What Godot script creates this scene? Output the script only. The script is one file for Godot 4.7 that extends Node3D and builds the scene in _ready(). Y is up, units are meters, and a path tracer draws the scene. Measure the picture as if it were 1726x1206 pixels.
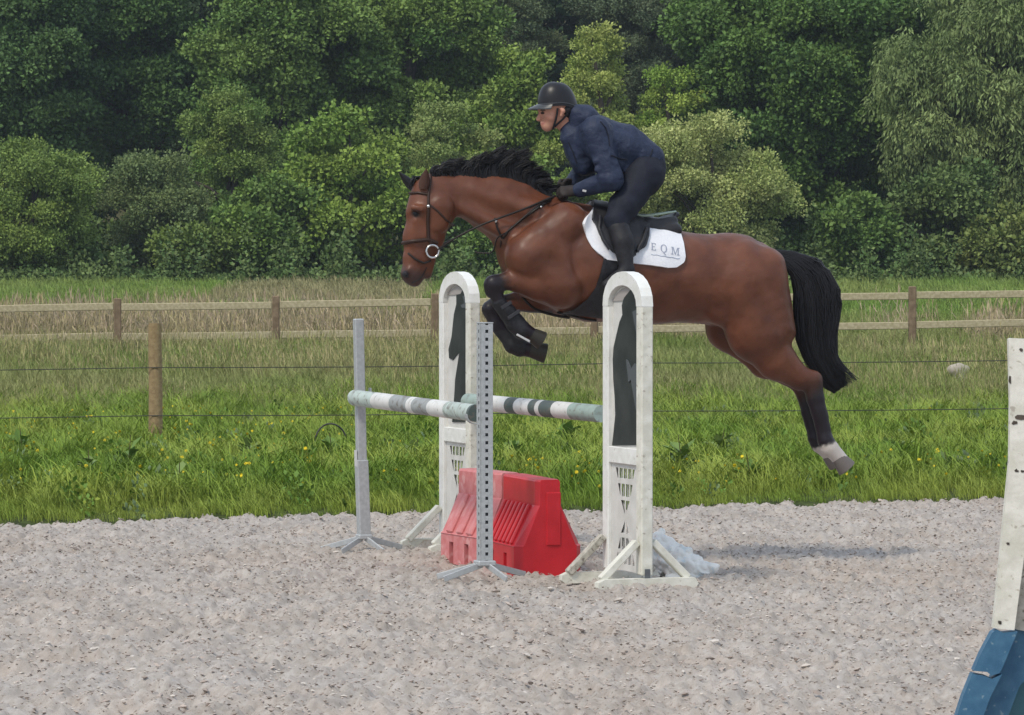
extends Node3D
# A bay horse and rider clear an oxer in a sand arena; verge, meadow, fences and a wood behind. Metres, y up.

const F := 6705.0        # focal length in photograph pixels
const EYE := 1.7
var rng := RandomNumberGenerator.new()
var used := {}
var M := {}

# ---------------------------------------------------------------- naming helpers
func numbered(called: String) -> String:
	if not used.has(called):
		used[called] = 0
		return called
	used[called] += 1
	return "%s_%03d" % [called, used[called]]

func tag(o: Node, label: String, category: String, group := "", kind := "") -> void:
	if label != "": o.set_meta("label", label)
	if category != "": o.set_meta("category", category)
	if group != "": o.set_meta("group", group)
	if kind != "": o.set_meta("kind", kind)

func thing(called: String, where: Vector3, turn: float, label: String, category: String, group := "") -> Node3D:
	var o := Node3D.new()
	o.name = numbered(called)
	add_child(o)
	o.position = where
	o.rotation.y = turn
	tag(o, label, category, group)
	return o

func put(mesh: Mesh, called: String, m: Material, parent: Node = null) -> MeshInstance3D:
	var o := MeshInstance3D.new()
	o.mesh = mesh
	o.material_override = m
	if parent == null:
		o.name = numbered(called)
		add_child(o)
	else:
		o.name = called
		parent.add_child(o, true)
	return o

# pixel of the photograph and distance -> point of the place
func at(px: float, py: float, d: float) -> Vector3:
	return Vector3((px - 863.0) / F * d, EYE - (py - 460.0) / F * d, -d)

# ---------------------------------------------------------------- mesh builder
class MB:
	var v := PackedVector3Array()
	var n := PackedVector3Array()
	var c := PackedColorArray()
	var uv := PackedVector2Array()
	var col := Color(1, 1, 1)
	func tri(a: Vector3, b: Vector3, d: Vector3) -> void:
		var nn := (d - a).cross(b - a).normalized()
		v.append(a); v.append(b); v.append(d)
		for i in 3:
			n.append(nn); c.append(col); uv.append(Vector2.ZERO)
	func tri_out(a: Vector3, b: Vector3, d: Vector3, o: Vector3) -> void:
		var nn := (d - a).cross(b - a)
		if nn.dot((a + b + d) / 3.0 - o) < 0.0: tri(a, d, b)
		else: tri(a, b, d)
	func quad(a: Vector3, b: Vector3, d: Vector3, e: Vector3) -> void:
		tri(a, b, d); tri(a, d, e)
	func quad_out(a: Vector3, b: Vector3, d: Vector3, e: Vector3, o: Vector3) -> void:
		tri_out(a, b, d, o); tri_out(a, d, e, o)
	func stri(a: Vector3, b: Vector3, d: Vector3, na: Vector3, nb: Vector3, nd: Vector3) -> void:
		var nn := (d - a).cross(b - a)
		if nn.dot(na + nb + nd) < 0.0:
			v.append(a); v.append(d); v.append(b)
			n.append(na); n.append(nd); n.append(nb)
		else:
			v.append(a); v.append(b); v.append(d)
			n.append(na); n.append(nb); n.append(nd)
		for i in 3:
			c.append(col); uv.append(Vector2.ZERO)
	# box with chamfered edges
	func box(xf: Transform3D, size: Vector3, bev := 0.004) -> void:
		var h := size * 0.5
		var b: float = min(bev, min(h.x, min(h.y, h.z)) * 0.45)
		var o := xf.origin
		var corner := func(sx: float, sy: float, sz: float, ax: int) -> Vector3:
			var p := Vector3(sx * h.x, sy * h.y, sz * h.z)
			if ax != 0: p.x -= sx * b
			if ax != 1: p.y -= sy * b
			if ax != 2: p.z -= sz * b
			return xf * p
		for ax in 3:
			for s in [-1.0, 1.0]:
				var q: Array[Vector3] = []
				for k in [[-1.0, -1.0], [1.0, -1.0], [1.0, 1.0], [-1.0, 1.0]]:
					if ax == 0: q.append(corner.call(s, k[0], k[1], 0))
					elif ax == 1: q.append(corner.call(k[0], s, k[1], 1))
					else: q.append(corner.call(k[0], k[1], s, 2))
				quad_out(q[0], q[1], q[2], q[3], o)
		for s in [-1.0, 1.0]:
			for t in [-1.0, 1.0]:
				quad_out(corner.call(s, t, -1.0, 0), corner.call(s, t, 1.0, 0), corner.call(s, t, 1.0, 1), corner.call(s, t, -1.0, 1), o)
				quad_out(corner.call(s, -1.0, t, 0), corner.call(s, 1.0, t, 0), corner.call(s, 1.0, t, 2), corner.call(s, -1.0, t, 2), o)
				quad_out(corner.call(-1.0, s, t, 1), corner.call(1.0, s, t, 1), corner.call(1.0, s, t, 2), corner.call(-1.0, s, t, 2), o)
				for w in [-1.0, 1.0]:
					tri_out(corner.call(s, t, w, 0), corner.call(s, t, w, 1), corner.call(s, t, w, 2), o)
	func bar(a: Vector3, b: Vector3, wide: float, thick: float, up := Vector3.UP, bev := 0.004) -> void:
		var y := (b - a).normalized()
		var x := up.cross(y)
		if x.length() < 0.01: x = Vector3.RIGHT.cross(y)
		x = x.normalized()
		var z := x.cross(y).normalized()
		box(Transform3D(Basis(x, y, z), (a + b) * 0.5), Vector3(wide, (b - a).length(), thick), bev)
	# round bar along points; flat < 1 squashes it across 'side'
	func tube(pts: Array, radii, seg := 8, cap := true) -> void:
		var m := pts.size()
		var side := Vector3.ZERO
		var prev: Array[Vector3] = []
		var prevn: Array[Vector3] = []
		for i in m:
			var p: Vector3 = pts[i]
			var t: Vector3 = (pts[min(i + 1, m - 1)] - pts[max(i - 1, 0)]).normalized()
			if i == 0:
				side = t.cross(Vector3(0.13, 0.21, 0.97))
				if side.length() < 0.05: side = t.cross(Vector3.UP)
			side = (side - t * side.dot(t)).normalized()
			var up := side.cross(t)
			var r: float = radii[i] if radii is Array else radii
			var ring: Array[Vector3] = []
			var rn: Array[Vector3] = []
			for k in seg:
				var a := TAU * k / seg
				var d := side * cos(a) + up * sin(a)
				ring.append(p + d * r)
				rn.append(d)
			if i > 0:
				for k in seg:
					var k2 := (k + 1) % seg
					stri(prev[k], prev[k2], ring[k2], prevn[k], prevn[k2], rn[k2])
					stri(prev[k], ring[k2], ring[k], prevn[k], rn[k2], rn[k])
			if cap and (i == 0 or i == m - 1) and r > 0.0005:
				var nn := -t if i == 0 else t
				for k in range(1, seg - 1):
					stri(ring[0], ring[k], ring[k + 1], nn, nn, nn)
			prev = ring
			prevn = rn
	# polygon in xf's x-y plane, extruded along its z from 0 to depth
	func prism(poly: PackedVector2Array, xf: Transform3D, depth: float) -> void:
		var idx := Geometry2D.triangulate_polygon(poly)
		var zax := xf.basis.z.normalized()
		var dz := zax * depth
		for i in range(0, idx.size(), 3):
			var a := xf * Vector3(poly[idx[i]].x, poly[idx[i]].y, 0)
			var b := xf * Vector3(poly[idx[i + 1]].x, poly[idx[i + 1]].y, 0)
			var d := xf * Vector3(poly[idx[i + 2]].x, poly[idx[i + 2]].y, 0)
			stri(a, b, d, -zax * sign(depth), -zax * sign(depth), -zax * sign(depth))
			stri(a + dz, b + dz, d + dz, zax * sign(depth), zax * sign(depth), zax * sign(depth))
		var ccw := not Geometry2D.is_polygon_clockwise(poly)
		for i in poly.size():
			var p := poly[i]
			var q := poly[(i + 1) % poly.size()]
			var nn2 := Vector2(q.y - p.y, p.x - q.x).normalized()
			if not ccw: nn2 = -nn2
			var nn := (xf.basis * Vector3(nn2.x, nn2.y, 0)).normalized()
			var a := xf * Vector3(p.x, p.y, 0)
			var b := xf * Vector3(q.x, q.y, 0)
			stri(a, b, b + dz, nn, nn, nn)
			stri(a, b + dz, a + dz, nn, nn, nn)
	# flat ring between two outlines of equal length, extruded
	func band(outer: PackedVector2Array, inner: PackedVector2Array, xf: Transform3D, depth: float, closed := false) -> void:
		var m := outer.size()
		for i in (m if closed else m - 1):
			var j := (i + 1) % m
			var poly := PackedVector2Array([outer[i], outer[j], inner[j], inner[i]])
			prism_quad(poly, xf, depth)
	func prism_quad(poly: PackedVector2Array, xf: Transform3D, depth: float) -> void:
		var p: Array[Vector3] = []
		for q in poly: p.append(xf * Vector3(q.x, q.y, 0))
		for q in poly: p.append(xf * Vector3(q.x, q.y, depth))
		var o := Vector3.ZERO
		for q in p: o += q
		o /= p.size()
		quad_out(p[0], p[1], p[2], p[3], o)
		quad_out(p[4], p[5], p[6], p[7], o)
		quad_out(p[0], p[1], p[5], p[4], o)
		quad_out(p[2], p[3], p[7], p[6], o)
	func done() -> ArrayMesh:
		var a := []
		a.resize(Mesh.ARRAY_MAX)
		a[Mesh.ARRAY_VERTEX] = v
		a[Mesh.ARRAY_NORMAL] = n
		a[Mesh.ARRAY_COLOR] = c
		a[Mesh.ARRAY_TEX_UV] = uv
		var m := ArrayMesh.new()
		if v.size() > 0: m.add_surface_from_arrays(Mesh.PRIMITIVE_TRIANGLES, a)
		return m

# ---------------------------------------------------------------- materials
func lin(r: float, g: float, b: float) -> Color:
	return Color(r, g, b).linear_to_srgb()

func noise(kind: int, freq: float, sd: int, oct := 4) -> FastNoiseLite:
	var f := FastNoiseLite.new()
	f.noise_type = kind
	f.frequency = freq
	f.seed = sd
	f.fractal_octaves = oct
	if oct <= 1: f.fractal_type = FastNoiseLite.FRACTAL_NONE
	return f

# texture whose colour runs from a to b along a noise, with fine grain and specks of a third colour
func blotch(size: int, freq: float, sd: int, a: Color, b: Color, grain := 0.1, speck := Color(0, 0, 0), speck_at := 2.0, speck_freq := 0.1) -> ImageTexture:
	var i1 := noise(FastNoiseLite.TYPE_SIMPLEX_SMOOTH, freq, sd, 4).get_seamless_image(size, size).get_data()
	var i2 := noise(FastNoiseLite.TYPE_SIMPLEX_SMOOTH, speck_freq, sd + 7, 3).get_seamless_image(size, size).get_data()
	var r := RandomNumberGenerator.new()
	r.seed = sd
	var out := PackedByteArray()
	out.resize(size * size * 3)
	for i in size * size:
		var t: float = clamp((i1[i] / 255.0 - 0.5) * 1.6 + 0.5, 0.0, 1.0)
		var g := 1.0 + (r.randf() - 0.5) * grain
		var s: float = clamp((i2[i] / 255.0 - speck_at) * 9.0, 0.0, 1.0)
		var rr: float = lerp(lerp(a.r, b.r, t) * g, speck.r, s)
		var gg: float = lerp(lerp(a.g, b.g, t) * g, speck.g, s)
		var bb: float = lerp(lerp(a.b, b.b, t) * g, speck.b, s)
		out[i * 3] = int(clamp(rr, 0.0, 1.0) * 255)
		out[i * 3 + 1] = int(clamp(gg, 0.0, 1.0) * 255)
		out[i * 3 + 2] = int(clamp(bb, 0.0, 1.0) * 255)
	var im := Image.create_from_data(size, size, false, Image.FORMAT_RGB8, out)
	return ImageTexture.create_from_image(im)

func bump(size: int, freq: float, sd: int, strength: float, oct := 4) -> ImageTexture:
	var im := noise(FastNoiseLite.TYPE_SIMPLEX_SMOOTH, freq, sd, oct).get_seamless_image(size, size)
	im.convert(Image.FORMAT_RGBA8)
	im.bump_map_to_normal_map(strength)
	return ImageTexture.create_from_image(im)

func mat(c: Color, rough := 0.8, tex: Texture2D = null, scale := 1.0, nrm: Texture2D = null, nscale := 1.0) -> StandardMaterial3D:
	var m := StandardMaterial3D.new()
	m.albedo_color = c
	m.roughness = rough
	m.metallic_specular = 0.4
	if tex:
		m.albedo_texture = tex
	if nrm:
		m.normal_enabled = true
		m.normal_texture = nrm
		m.normal_scale = nscale
	if tex or nrm:
		m.uv1_triplanar = true
		m.uv1_scale = Vector3.ONE * scale
	return m

func vmat(rough := 0.8) -> StandardMaterial3D:
	var m := StandardMaterial3D.new()
	m.vertex_color_use_as_albedo = true
	m.roughness = rough
	m.metallic_specular = 0.35
	return m

func make_materials() -> void:
	var white := Color(1, 1, 1)
	M.white_paint = mat(white, 0.55, blotch(512, 0.012, 3, lin(.70, .70, .66), lin(.80, .80, .78), .04, lin(.55, .54, .49), .80, .03), 1.3, bump(256, .05, 5, 2.0), .25)
	M.old_white = mat(white, 0.65, blotch(512, 0.012, 4, lin(.60, .59, .51), lin(.74, .73, .66), .05, lin(.42, .39, .33), .80, .03), 1.3, bump(256, .05, 6, 2.0), .35)
	M.grey_wood = mat(white, 0.8, blotch(512, 0.02, 14, lin(.36, .34, .29), lin(.55, .52, .46), .1, lin(.2, .18, .15), .68, .04), 1.6)
	M.white_board = mat(white, 0.6, blotch(256, 0.02, 8, lin(.56, .55, .52), lin(.66, .65, .62), .04), 1.0)
	M.penguin_black = mat(white, 0.55, blotch(256, 0.02, 9, lin(.018, .024, .022), lin(.034, .04, .037), .2), 1.0)
	M.penguin_grey = mat(lin(.085, .095, .10), 0.6)
	M.penguin_beak = mat(lin(.36, .33, .31), 0.6)
	M.galv = mat(white, 0.5, blotch(512, 0.03, 11, lin(.42, .44, .45), lin(.50, .52, .53), .06), 2.0)
	M.galv.metallic = 0.35
	M.galv_dark = mat(lin(.10, .11, .12), 0.6)
	M.hole = mat(lin(.03, .03, .035), 0.9)
	M.red = mat(white, 0.42, blotch(256, 0.02, 21, lin(.46, .014, .022), lin(.54, .02, .03), .05), 1.0)
	M.red_faded = mat(white, 0.6, blotch(512, 0.02, 22, lin(.54, .16, .16), lin(.62, .25, .25), .04, lin(.64, .32, .31), .66, .012), 1.2)
	M.sack = mat(white, 0.5, blotch(256, 0.02, 25, lin(.76, .75, .71), lin(.82, .81, .78), .04, lin(.58, .66, .70), .68, .015), 2.5)
	M.blue = mat(white, 0.5, blotch(512, 0.015, 31, lin(.035, .115, .21), lin(.06, .16, .26), .08, lin(.2, .28, .34), .80, .03), 1.4)
	M.teal = mat(lin(.06, .16, .2), 0.6)
	M.fence_post = mat(white, 0.85, blotch(512, 0.02, 41, lin(.24, .165, .085), lin(.36, .265, .14), .15), 2.0)
	M.rail = mat(white, 0.85, blotch(512, 0.02, 43, lin(.36, .31, .19), lin(.50, .44, .29), .12), 1.5)
	M.rail_post = mat(white, 0.85, blotch(256, 0.02, 44, lin(.17, .12, .075), lin(.26, .19, .12), .15), 1.5)
	M.wire = mat(lin(.05, .05, .045), 0.6)
	M.bark = mat(white, 0.95, blotch(256, 0.03, 51, lin(.05, .042, .035), lin(.11, .09, .075), .25), 1.0)
	M.tack = mat(lin(.016, .012, .011), 0.45)
	M.brown_tack = mat(lin(.035, .017, .011), 0.45)
	M.boot_black = mat(white, 0.6, blotch(256, 0.03, 64, lin(.011, .011, .014), lin(.022, .022, .026), .2), 4.0)
	M.leather = mat(white, 0.42, blotch(256, 0.03, 61, lin(.014, .014, .017), lin(.028, .027, .03), .2), 3.0, bump(256, .2, 62, 3.0), .3)
	M.steel = mat(lin(.6, .6, .6), 0.25)
	M.steel.metallic = 1.0
	M.pad = mat(white, 0.9, blotch(256, 0.05, 71, lin(.70, .71, .76), lin(.78, .79, .82), .03), 4.0, bump(256, .12, 72, 4.0, 2), .35)
	M.pad_trim = mat(lin(.8, .8, .78), 0.8)
	M.print = mat(lin(.30, .33, .42), 0.8)
	M.hoof = mat(lin(.035, .032, .026), 0.6)
	M.hoof_pale = mat(lin(.16, .14, .13), 0.65)
	M.hair = mat(white, 0.45, blotch(256, 0.05, 81, lin(.006, .006, .008), lin(.015, .014, .017), .3), 6.0)
	M.coat = vmat(0.44)
	M.coat.metallic_specular = .42
	M.coat.normal_enabled = true
	M.coat.normal_texture = bump(512, .03, 83, 3.0, 5)
	M.coat.normal_scale = .22
	M.coat.uv1_triplanar = true
	M.coat.uv1_scale = Vector3.ONE * 2.0
	M.skin = vmat(0.55)
	M.jacket = mat(white, 0.62, blotch(512, 0.015, 91, lin(.014, .022, .050), lin(.021, .032, .068), .12), 2.0, bump(512, .018, 92, 9.0, 4), .9)
	M.breeches = mat(white, 0.75, blotch(256, 0.02, 93, lin(.008, .010, .020), lin(.011, .014, .026), .12), 2.0, bump(512, .02, 94, 6.0, 3), .5)
	M.glove = mat(lin(.028, .022, .022), 0.7)
	M.helmet = mat(lin(.012, .012, .015), 0.36)
	M.helmet_peak = mat(lin(.05, .055, .06), 0.3)
	M.trim_white = mat(lin(.55, .55, .55), 0.6)
	M.leaf = vmat(0.6)
	M.leaf.backlight_enabled = true
	M.leaf.backlight = Color(.10, .13, .03)
	M.blade = vmat(0.65)
	M.blade.backlight_enabled = true
	M.blade.backlight = Color(.2, .25, .1)
	M.petal = vmat(0.6)

# ---------------------------------------------------------------- smooth bodies: field of blended tapered bones, meshed as surface nets
# a bone: [a, b, ra, rb, k, w]  (k = blend, w = width across z against height)
func field(bones: Array, cell: float) -> Dictionary:
	var lo := Vector3.ONE * 1e9
	var hi := -lo
	for b in bones:
		var m: float = max(b[2], b[3]) * max(1.0, b[5]) + b[4] + cell * 3.0
		for p in [b[0], b[1]]:
			lo = lo.min(p - Vector3.ONE * m)
			hi = hi.max(p + Vector3.ONE * m)
	var nx := int((hi.x - lo.x) / cell) + 2
	var ny := int((hi.y - lo.y) / cell) + 2
	var nz := int((hi.z - lo.z) / cell) + 2
	var data := PackedFloat32Array()
	data.resize(nx * ny * nz)
	data.fill(1.0)
	for b in bones:
		var w: float = b[5]
		var a3: Vector3 = b[0]
		var b3: Vector3 = b[1]
		var ra: float = b[2]
		var dr: float = b[3] - ra
		var k: float = b[4]
		var m: float = max(b[2], b[3]) + k + cell * 3.0
		var l := a3.min(b3)
		var h := a3.max(b3)
		var x0 := maxi(0, int((l.x - m - lo.x) / cell))
		var x1 := mini(nx - 1, int((h.x + m - lo.x) / cell) + 1)
		var y0 := maxi(0, int((l.y - m - lo.y) / cell))
		var y1 := mini(ny - 1, int((h.y + m - lo.y) / cell) + 1)
		var z0 := maxi(0, int((l.z - m * max(w, 0.4) - lo.z) / cell))
		var z1 := mini(nz - 1, int((h.z + m * max(w, 0.4) - lo.z) / cell) + 1)
		var ax := a3.x
		var ay := a3.y
		var az := a3.z / w
		var bx := b3.x - ax
		var by := b3.y - ay
		var bz := b3.z / w - az
		var bb := bx * bx + by * by + bz * bz + 1e-9
		for iz in range(z0, z1 + 1):
			var pz := (lo.z + iz * cell) / w - az
			for iy in range(y0, y1 + 1):
				var py := lo.y + iy * cell - ay
				var row := (iz * ny + iy) * nx
				var pyz := py * by + pz * bz
				for ix in range(x0, x1 + 1):
					var px := lo.x + ix * cell - ax
					var t := (px * bx + pyz) / bb
					if t < 0.0: t = 0.0
					elif t > 1.0: t = 1.0
					var qx := px - bx * t
					var qy := py - by * t
					var qz := pz - bz * t
					var d := sqrt(qx * qx + qy * qy + qz * qz) - ra - dr * t
					var o := data[row + ix]
					var g := k - absf(o - d)
					if d < o: o = d
					if g > 0.0: o -= g * g / (4.0 * k)
					data[row + ix] = o
	return {"lo": lo, "nx": nx, "ny": ny, "nz": nz, "cell": cell, "data": data}

# folds: a noise laid into the field near its surface
func crease(f: Dictionary, n: FastNoiseLite, amp: float, stretch: Vector3) -> void:
	var d: PackedFloat32Array = f.data
	var i := 0
	for iz in f.nz:
		for iy in f.ny:
			for ix in f.nx:
				if absf(d[i]) < .05:
					d[i] += n.get_noise_3d((f.lo.x + ix * f.cell) * stretch.x, (f.lo.y + iy * f.cell) * stretch.y, (f.lo.z + iz * f.cell) * stretch.z) * amp
				i += 1
	f.data = d

func sample(f: Dictionary, p: Vector3) -> float:
	var q: Vector3 = (p - f.lo) / f.cell
	var ix := int(floor(q.x))
	var iy := int(floor(q.y))
	var iz := int(floor(q.z))
	var nx: int = f.nx
	var ny: int = f.ny
	if ix < 0 or iy < 0 or iz < 0 or ix >= nx - 1 or iy >= ny - 1 or iz >= f.nz - 1: return 1.0
	var fx := q.x - ix
	var fy := q.y - iy
	var fz := q.z - iz
	var d: PackedFloat32Array = f.data
	var i := (iz * ny + iy) * nx + ix
	var a: float = lerp(lerp(d[i], d[i + 1], fx), lerp(d[i + nx], d[i + nx + 1], fx), fy)
	i += nx * ny
	var b: float = lerp(lerp(d[i], d[i + 1], fx), lerp(d[i + nx], d[i + nx + 1], fx), fy)
	return lerp(a, b, fz)

func net(f: Dictionary, paint = null) -> ArrayMesh:
	var nx: int = f.nx
	var ny: int = f.ny
	var nz: int = f.nz
	var cell: float = f.cell
	var lo: Vector3 = f.lo
	var d: PackedFloat32Array = f.data
	var sl := nx * ny
	var near := cell * 5.0
	var idx := PackedInt32Array()
	idx.resize(sl * nz)
	idx.fill(-1)
	var vs := PackedVector3Array()
	var cells := PackedInt32Array()
	var off := [0, 1, nx, nx + 1, sl, sl + 1, sl + nx, sl + nx + 1]
	var edges := [[0, 1], [2, 3], [4, 5], [6, 7], [0, 2], [1, 3], [4, 6], [5, 7], [0, 4], [1, 5], [2, 6], [3, 7]]
	var cp: Array[Vector3] = []
	for k in 8: cp.append(Vector3(k & 1, (k >> 1) & 1, (k >> 2) & 1))
	for iz in nz - 1:
		for iy in ny - 1:
			var row := iz * sl + iy * nx
			for ix in nx - 1:
				var i := row + ix
				if absf(d[i]) > near: continue
				var neg := 0
				for k in 8:
					if d[i + off[k]] < 0.0: neg += 1
				if neg == 0 or neg == 8: continue
				var s := Vector3.ZERO
				var cnt := 0
				for e in edges:
					var va := d[i + off[e[0]]]
					var vb := d[i + off[e[1]]]
					if (va < 0.0) != (vb < 0.0):
						s += cp[e[0]].lerp(cp[e[1]], va / (va - vb))
						cnt += 1
				idx[i] = vs.size()
				cells.append(i)
				vs.append(lo + (Vector3(ix, iy, iz) + s / cnt) * cell)
	var ind := PackedInt32Array()
	var nn := PackedVector3Array()
	nn.resize(vs.size())
	for i in cells:
		var va := d[i] < 0.0
		for ax in 3:
			var st: int = [1, nx, sl][ax]
			var vb := d[i + st] < 0.0
			if va == vb: continue
			var u: int = [nx, sl, 1][ax]
			var w: int = [sl, 1, nx][ax]
			if i - u - w < 0: continue
			var q0 := idx[i]
			var q1 := idx[i - u]
			var q2 := idx[i - u - w]
			var q3 := idx[i - w]
			if q0 < 0 or q1 < 0 or q2 < 0 or q3 < 0: continue
			var quad := [q0, q1, q2, q3] if va else [q0, q3, q2, q1]
			var p0 := vs[quad[0]]
			var fn := (vs[quad[2]] - p0).cross(vs[quad[1]] - p0) + (vs[quad[3]] - p0).cross(vs[quad[2]] - p0)
			for j in 4: nn[quad[j]] += fn
			ind.append_array(PackedInt32Array([quad[0], quad[1], quad[2], quad[0], quad[2], quad[3]]))
	# orientation: normals must point to growing field
	var votes := 0
	for j in range(0, vs.size(), maxi(1, vs.size() / 60)):
		var p := vs[j]
		var q := nn[j].normalized()
		votes += 1 if sample(f, p + q * cell) > sample(f, p - q * cell) else -1
	if votes < 0:
		for j in nn.size(): nn[j] = -nn[j]
		for j in range(0, ind.size(), 3):
			var t := ind[j + 1]
			ind[j + 1] = ind[j + 2]
			ind[j + 2] = t
	for j in nn.size(): nn[j] = nn[j].normalized()
	var a := []
	a.resize(Mesh.ARRAY_MAX)
	a[Mesh.ARRAY_VERTEX] = vs
	a[Mesh.ARRAY_NORMAL] = nn
	if paint != null:
		var cs := PackedColorArray()
		cs.resize(vs.size())
		for j in vs.size(): cs[j] = paint.call(vs[j])
		a[Mesh.ARRAY_COLOR] = cs
	a[Mesh.ARRAY_INDEX] = ind
	var m := ArrayMesh.new()
	m.add_surface_from_arrays(Mesh.PRIMITIVE_TRIANGLES, a)
	return m

# ---------------------------------------------------------------- the scene
func _ready() -> void:
	var cam := Camera3D.new()
	cam.name = "camera"
	add_child(cam)
	cam.position = Vector3(0, EYE, 0)
	cam.rotation.x = -atan(143.0 / F)
	cam.fov = rad_to_deg(2.0 * atan(603.0 / F))
	cam.near = 0.5
	cam.far = 2000.0
	cam.current = true
	var we := WorldEnvironment.new()
	we.name = "environment"
	var env := Environment.new()
	env.background_mode = Environment.BG_SKY
	var sky := Sky.new()
	var sm := ProceduralSkyMaterial.new()
	sm.sky_top_color = Color(.70, .75, .82)
	sm.sky_horizon_color = Color(.80, .83, .86)
	sm.sky_curve = .2
	sm.ground_bottom_color = Color(.25, .26, .2)
	sm.ground_horizon_color = Color(.5, .52, .48)
	sm.sun_angle_max = 0.0
	sm.energy_multiplier = 1.0
	sky.sky_material = sm
	env.sky = sky
	env.tonemap_mode = Environment.TONE_MAPPER_LINEAR
	env.tonemap_exposure = 1.5
	env.sdfgi_enabled = true
	env.ssao_enabled = true
	env.ssil_enabled = true
	env.fog_enabled = true
	env.fog_density = 0.0003
	env.fog_light_color = Color(.80, .85, .90)
	we.environment = env
	add_child(we)
	var sun := DirectionalLight3D.new()
	sun.name = "sun"
	add_child(sun)
	sun.rotation_degrees = Vector3(-52, -38, 0)     # behind the camera's left shoulder, veiled by cloud
	sun.light_energy = 0.5
	sun.light_angular_distance = 12.0
	sun.light_color = Color(1.0, .965, .91)
	sun.shadow_enabled = true
	make_materials()
	M.brown_ear = mat(lin(.07, .032, .022), .6)
	M.print_pale = mat(lin(.42, .47, .58), .8)
	M.tack_grey = mat(lin(.035, .035, .04), .6)
	M.painted_highlight = mat(lin(.34, .42, .34), .6)  # pale tone standing in for light on the saddle edge
	M.skin_flat = mat(lin(.50, .27, .19), .55)
	var t := Time.get_ticks_msec()
	build_ground()
	build_fences()
	print("ground ", Time.get_ticks_msec() - t); t = Time.get_ticks_msec()
	build_trees()
	print("trees ", Time.get_ticks_msec() - t); t = Time.get_ticks_msec()
	build_grass()
	print("grass ", Time.get_ticks_msec() - t); t = Time.get_ticks_msec()
	build_jump()
	build_near_jump()
	build_horse()
	print("horse ", Time.get_ticks_msec() - t); t = Time.get_ticks_msec()
	build_tack()
	print("tack ", Time.get_ticks_msec() - t); t = Time.get_ticks_msec()
	build_rider()
	print("rider ", Time.get_ticks_msec() - t)

# ---------------------------------------------------------------- the setting
var n_low: FastNoiseLite
var n_mid: FastNoiseLite
var n_fine: FastNoiseLite
var n_clod: FastNoiseLite
var n_hoof: FastNoiseLite

func arena_edge(x: float) -> float:      # distance of the arena's far edge
	return 28.35 + 0.42 * x + n_mid.get_noise_2d(x * 60.0, 7.0) * 0.18

func land(x: float, d: float) -> float:  # height of the land
	var h := smoothstep(42.0, 62.0, d) * 0.35 + smoothstep(56.0, 112.0, d) * 0.98 + smoothstep(112.0, 170.0, d) * 5.0 + smoothstep(165.0, 260.0, d) * 30.0
	var e := arena_edge(clamp(x, -14.0, 14.0))
	h += n_low.get_noise_2d(x * 4.0, d * 4.0) * 0.10 * smoothstep(33.0, 46.0, d)
	if d < e: h -= 0.10 * smoothstep(0.0, 0.5, e - d)
	else: h += 0.02 + 0.05 * smoothstep(0.0, 0.8, d - e)
	return h

func sheet(xs: PackedFloat32Array, ds: PackedFloat32Array, height: Callable, paint: Callable, uvs: float) -> ArrayMesh:
	var v := PackedVector3Array()
	var c := PackedColorArray()
	var uv := PackedVector2Array()
	var ind := PackedInt32Array()
	var nx := xs.size()
	for j in ds.size():
		for i in nx:
			v.append(Vector3(xs[i], height.call(xs[i], ds[j]), -ds[j]))
			uv.append(Vector2(xs[i], ds[j]) * uvs)
			c.append(paint.call(xs[i], ds[j]))
	for j in ds.size() - 1:
		for i in nx - 1:
			var a := j * nx + i
			ind.append_array(PackedInt32Array([a, a + nx, a + nx + 1, a, a + nx + 1, a + 1]))
	var nn := PackedVector3Array()
	nn.resize(v.size())
	for t in range(0, ind.size(), 3):
		var f := (v[ind[t + 2]] - v[ind[t]]).cross(v[ind[t + 1]] - v[ind[t]])
		for k in 3: nn[ind[t + k]] += f
	for i in nn.size(): nn[i] = nn[i].normalized()
	var a := []
	a.resize(Mesh.ARRAY_MAX)
	a[Mesh.ARRAY_VERTEX] = v
	a[Mesh.ARRAY_NORMAL] = nn
	a[Mesh.ARRAY_COLOR] = c
	a[Mesh.ARRAY_TEX_UV] = uv
	a[Mesh.ARRAY_INDEX] = ind
	var m := ArrayMesh.new()
	m.add_surface_from_arrays(Mesh.PRIMITIVE_TRIANGLES, a)
	return m

func steps(a: float, b: float, st: float) -> PackedFloat32Array:
	var o := PackedFloat32Array()
	var n := int(round((b - a) / st))
	for i in n + 1: o.append(a + (b - a) * i / n)
	return o

func arena_height(x: float, d: float) -> float:
	var h := n_low.get_noise_2d(x * 6.0, d * 6.0) * 0.022
	h += n_mid.get_noise_2d(x * 330.0, d * 230.0) * 0.040
	var cl: float = n_clod.get_noise_2d(x * 1000.0, d * 700.0)
	h += max(cl, -0.3) * 0.038
	h += n_fine.get_noise_2d(x * 2300.0, d * 1700.0) * 0.010
	# hoof prints, here and there
	if n_low.get_noise_2d(x * 5.0 - 40.0, d * 3.0) > -.05:
		h -= .030 * smoothstep(-.62, -.86, n_hoof.get_noise_2d(x, d))
	var e := arena_edge(x) + 0.25
	h -= 0.16 * smoothstep(-0.35, 0.15, d - e)
	return h

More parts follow.
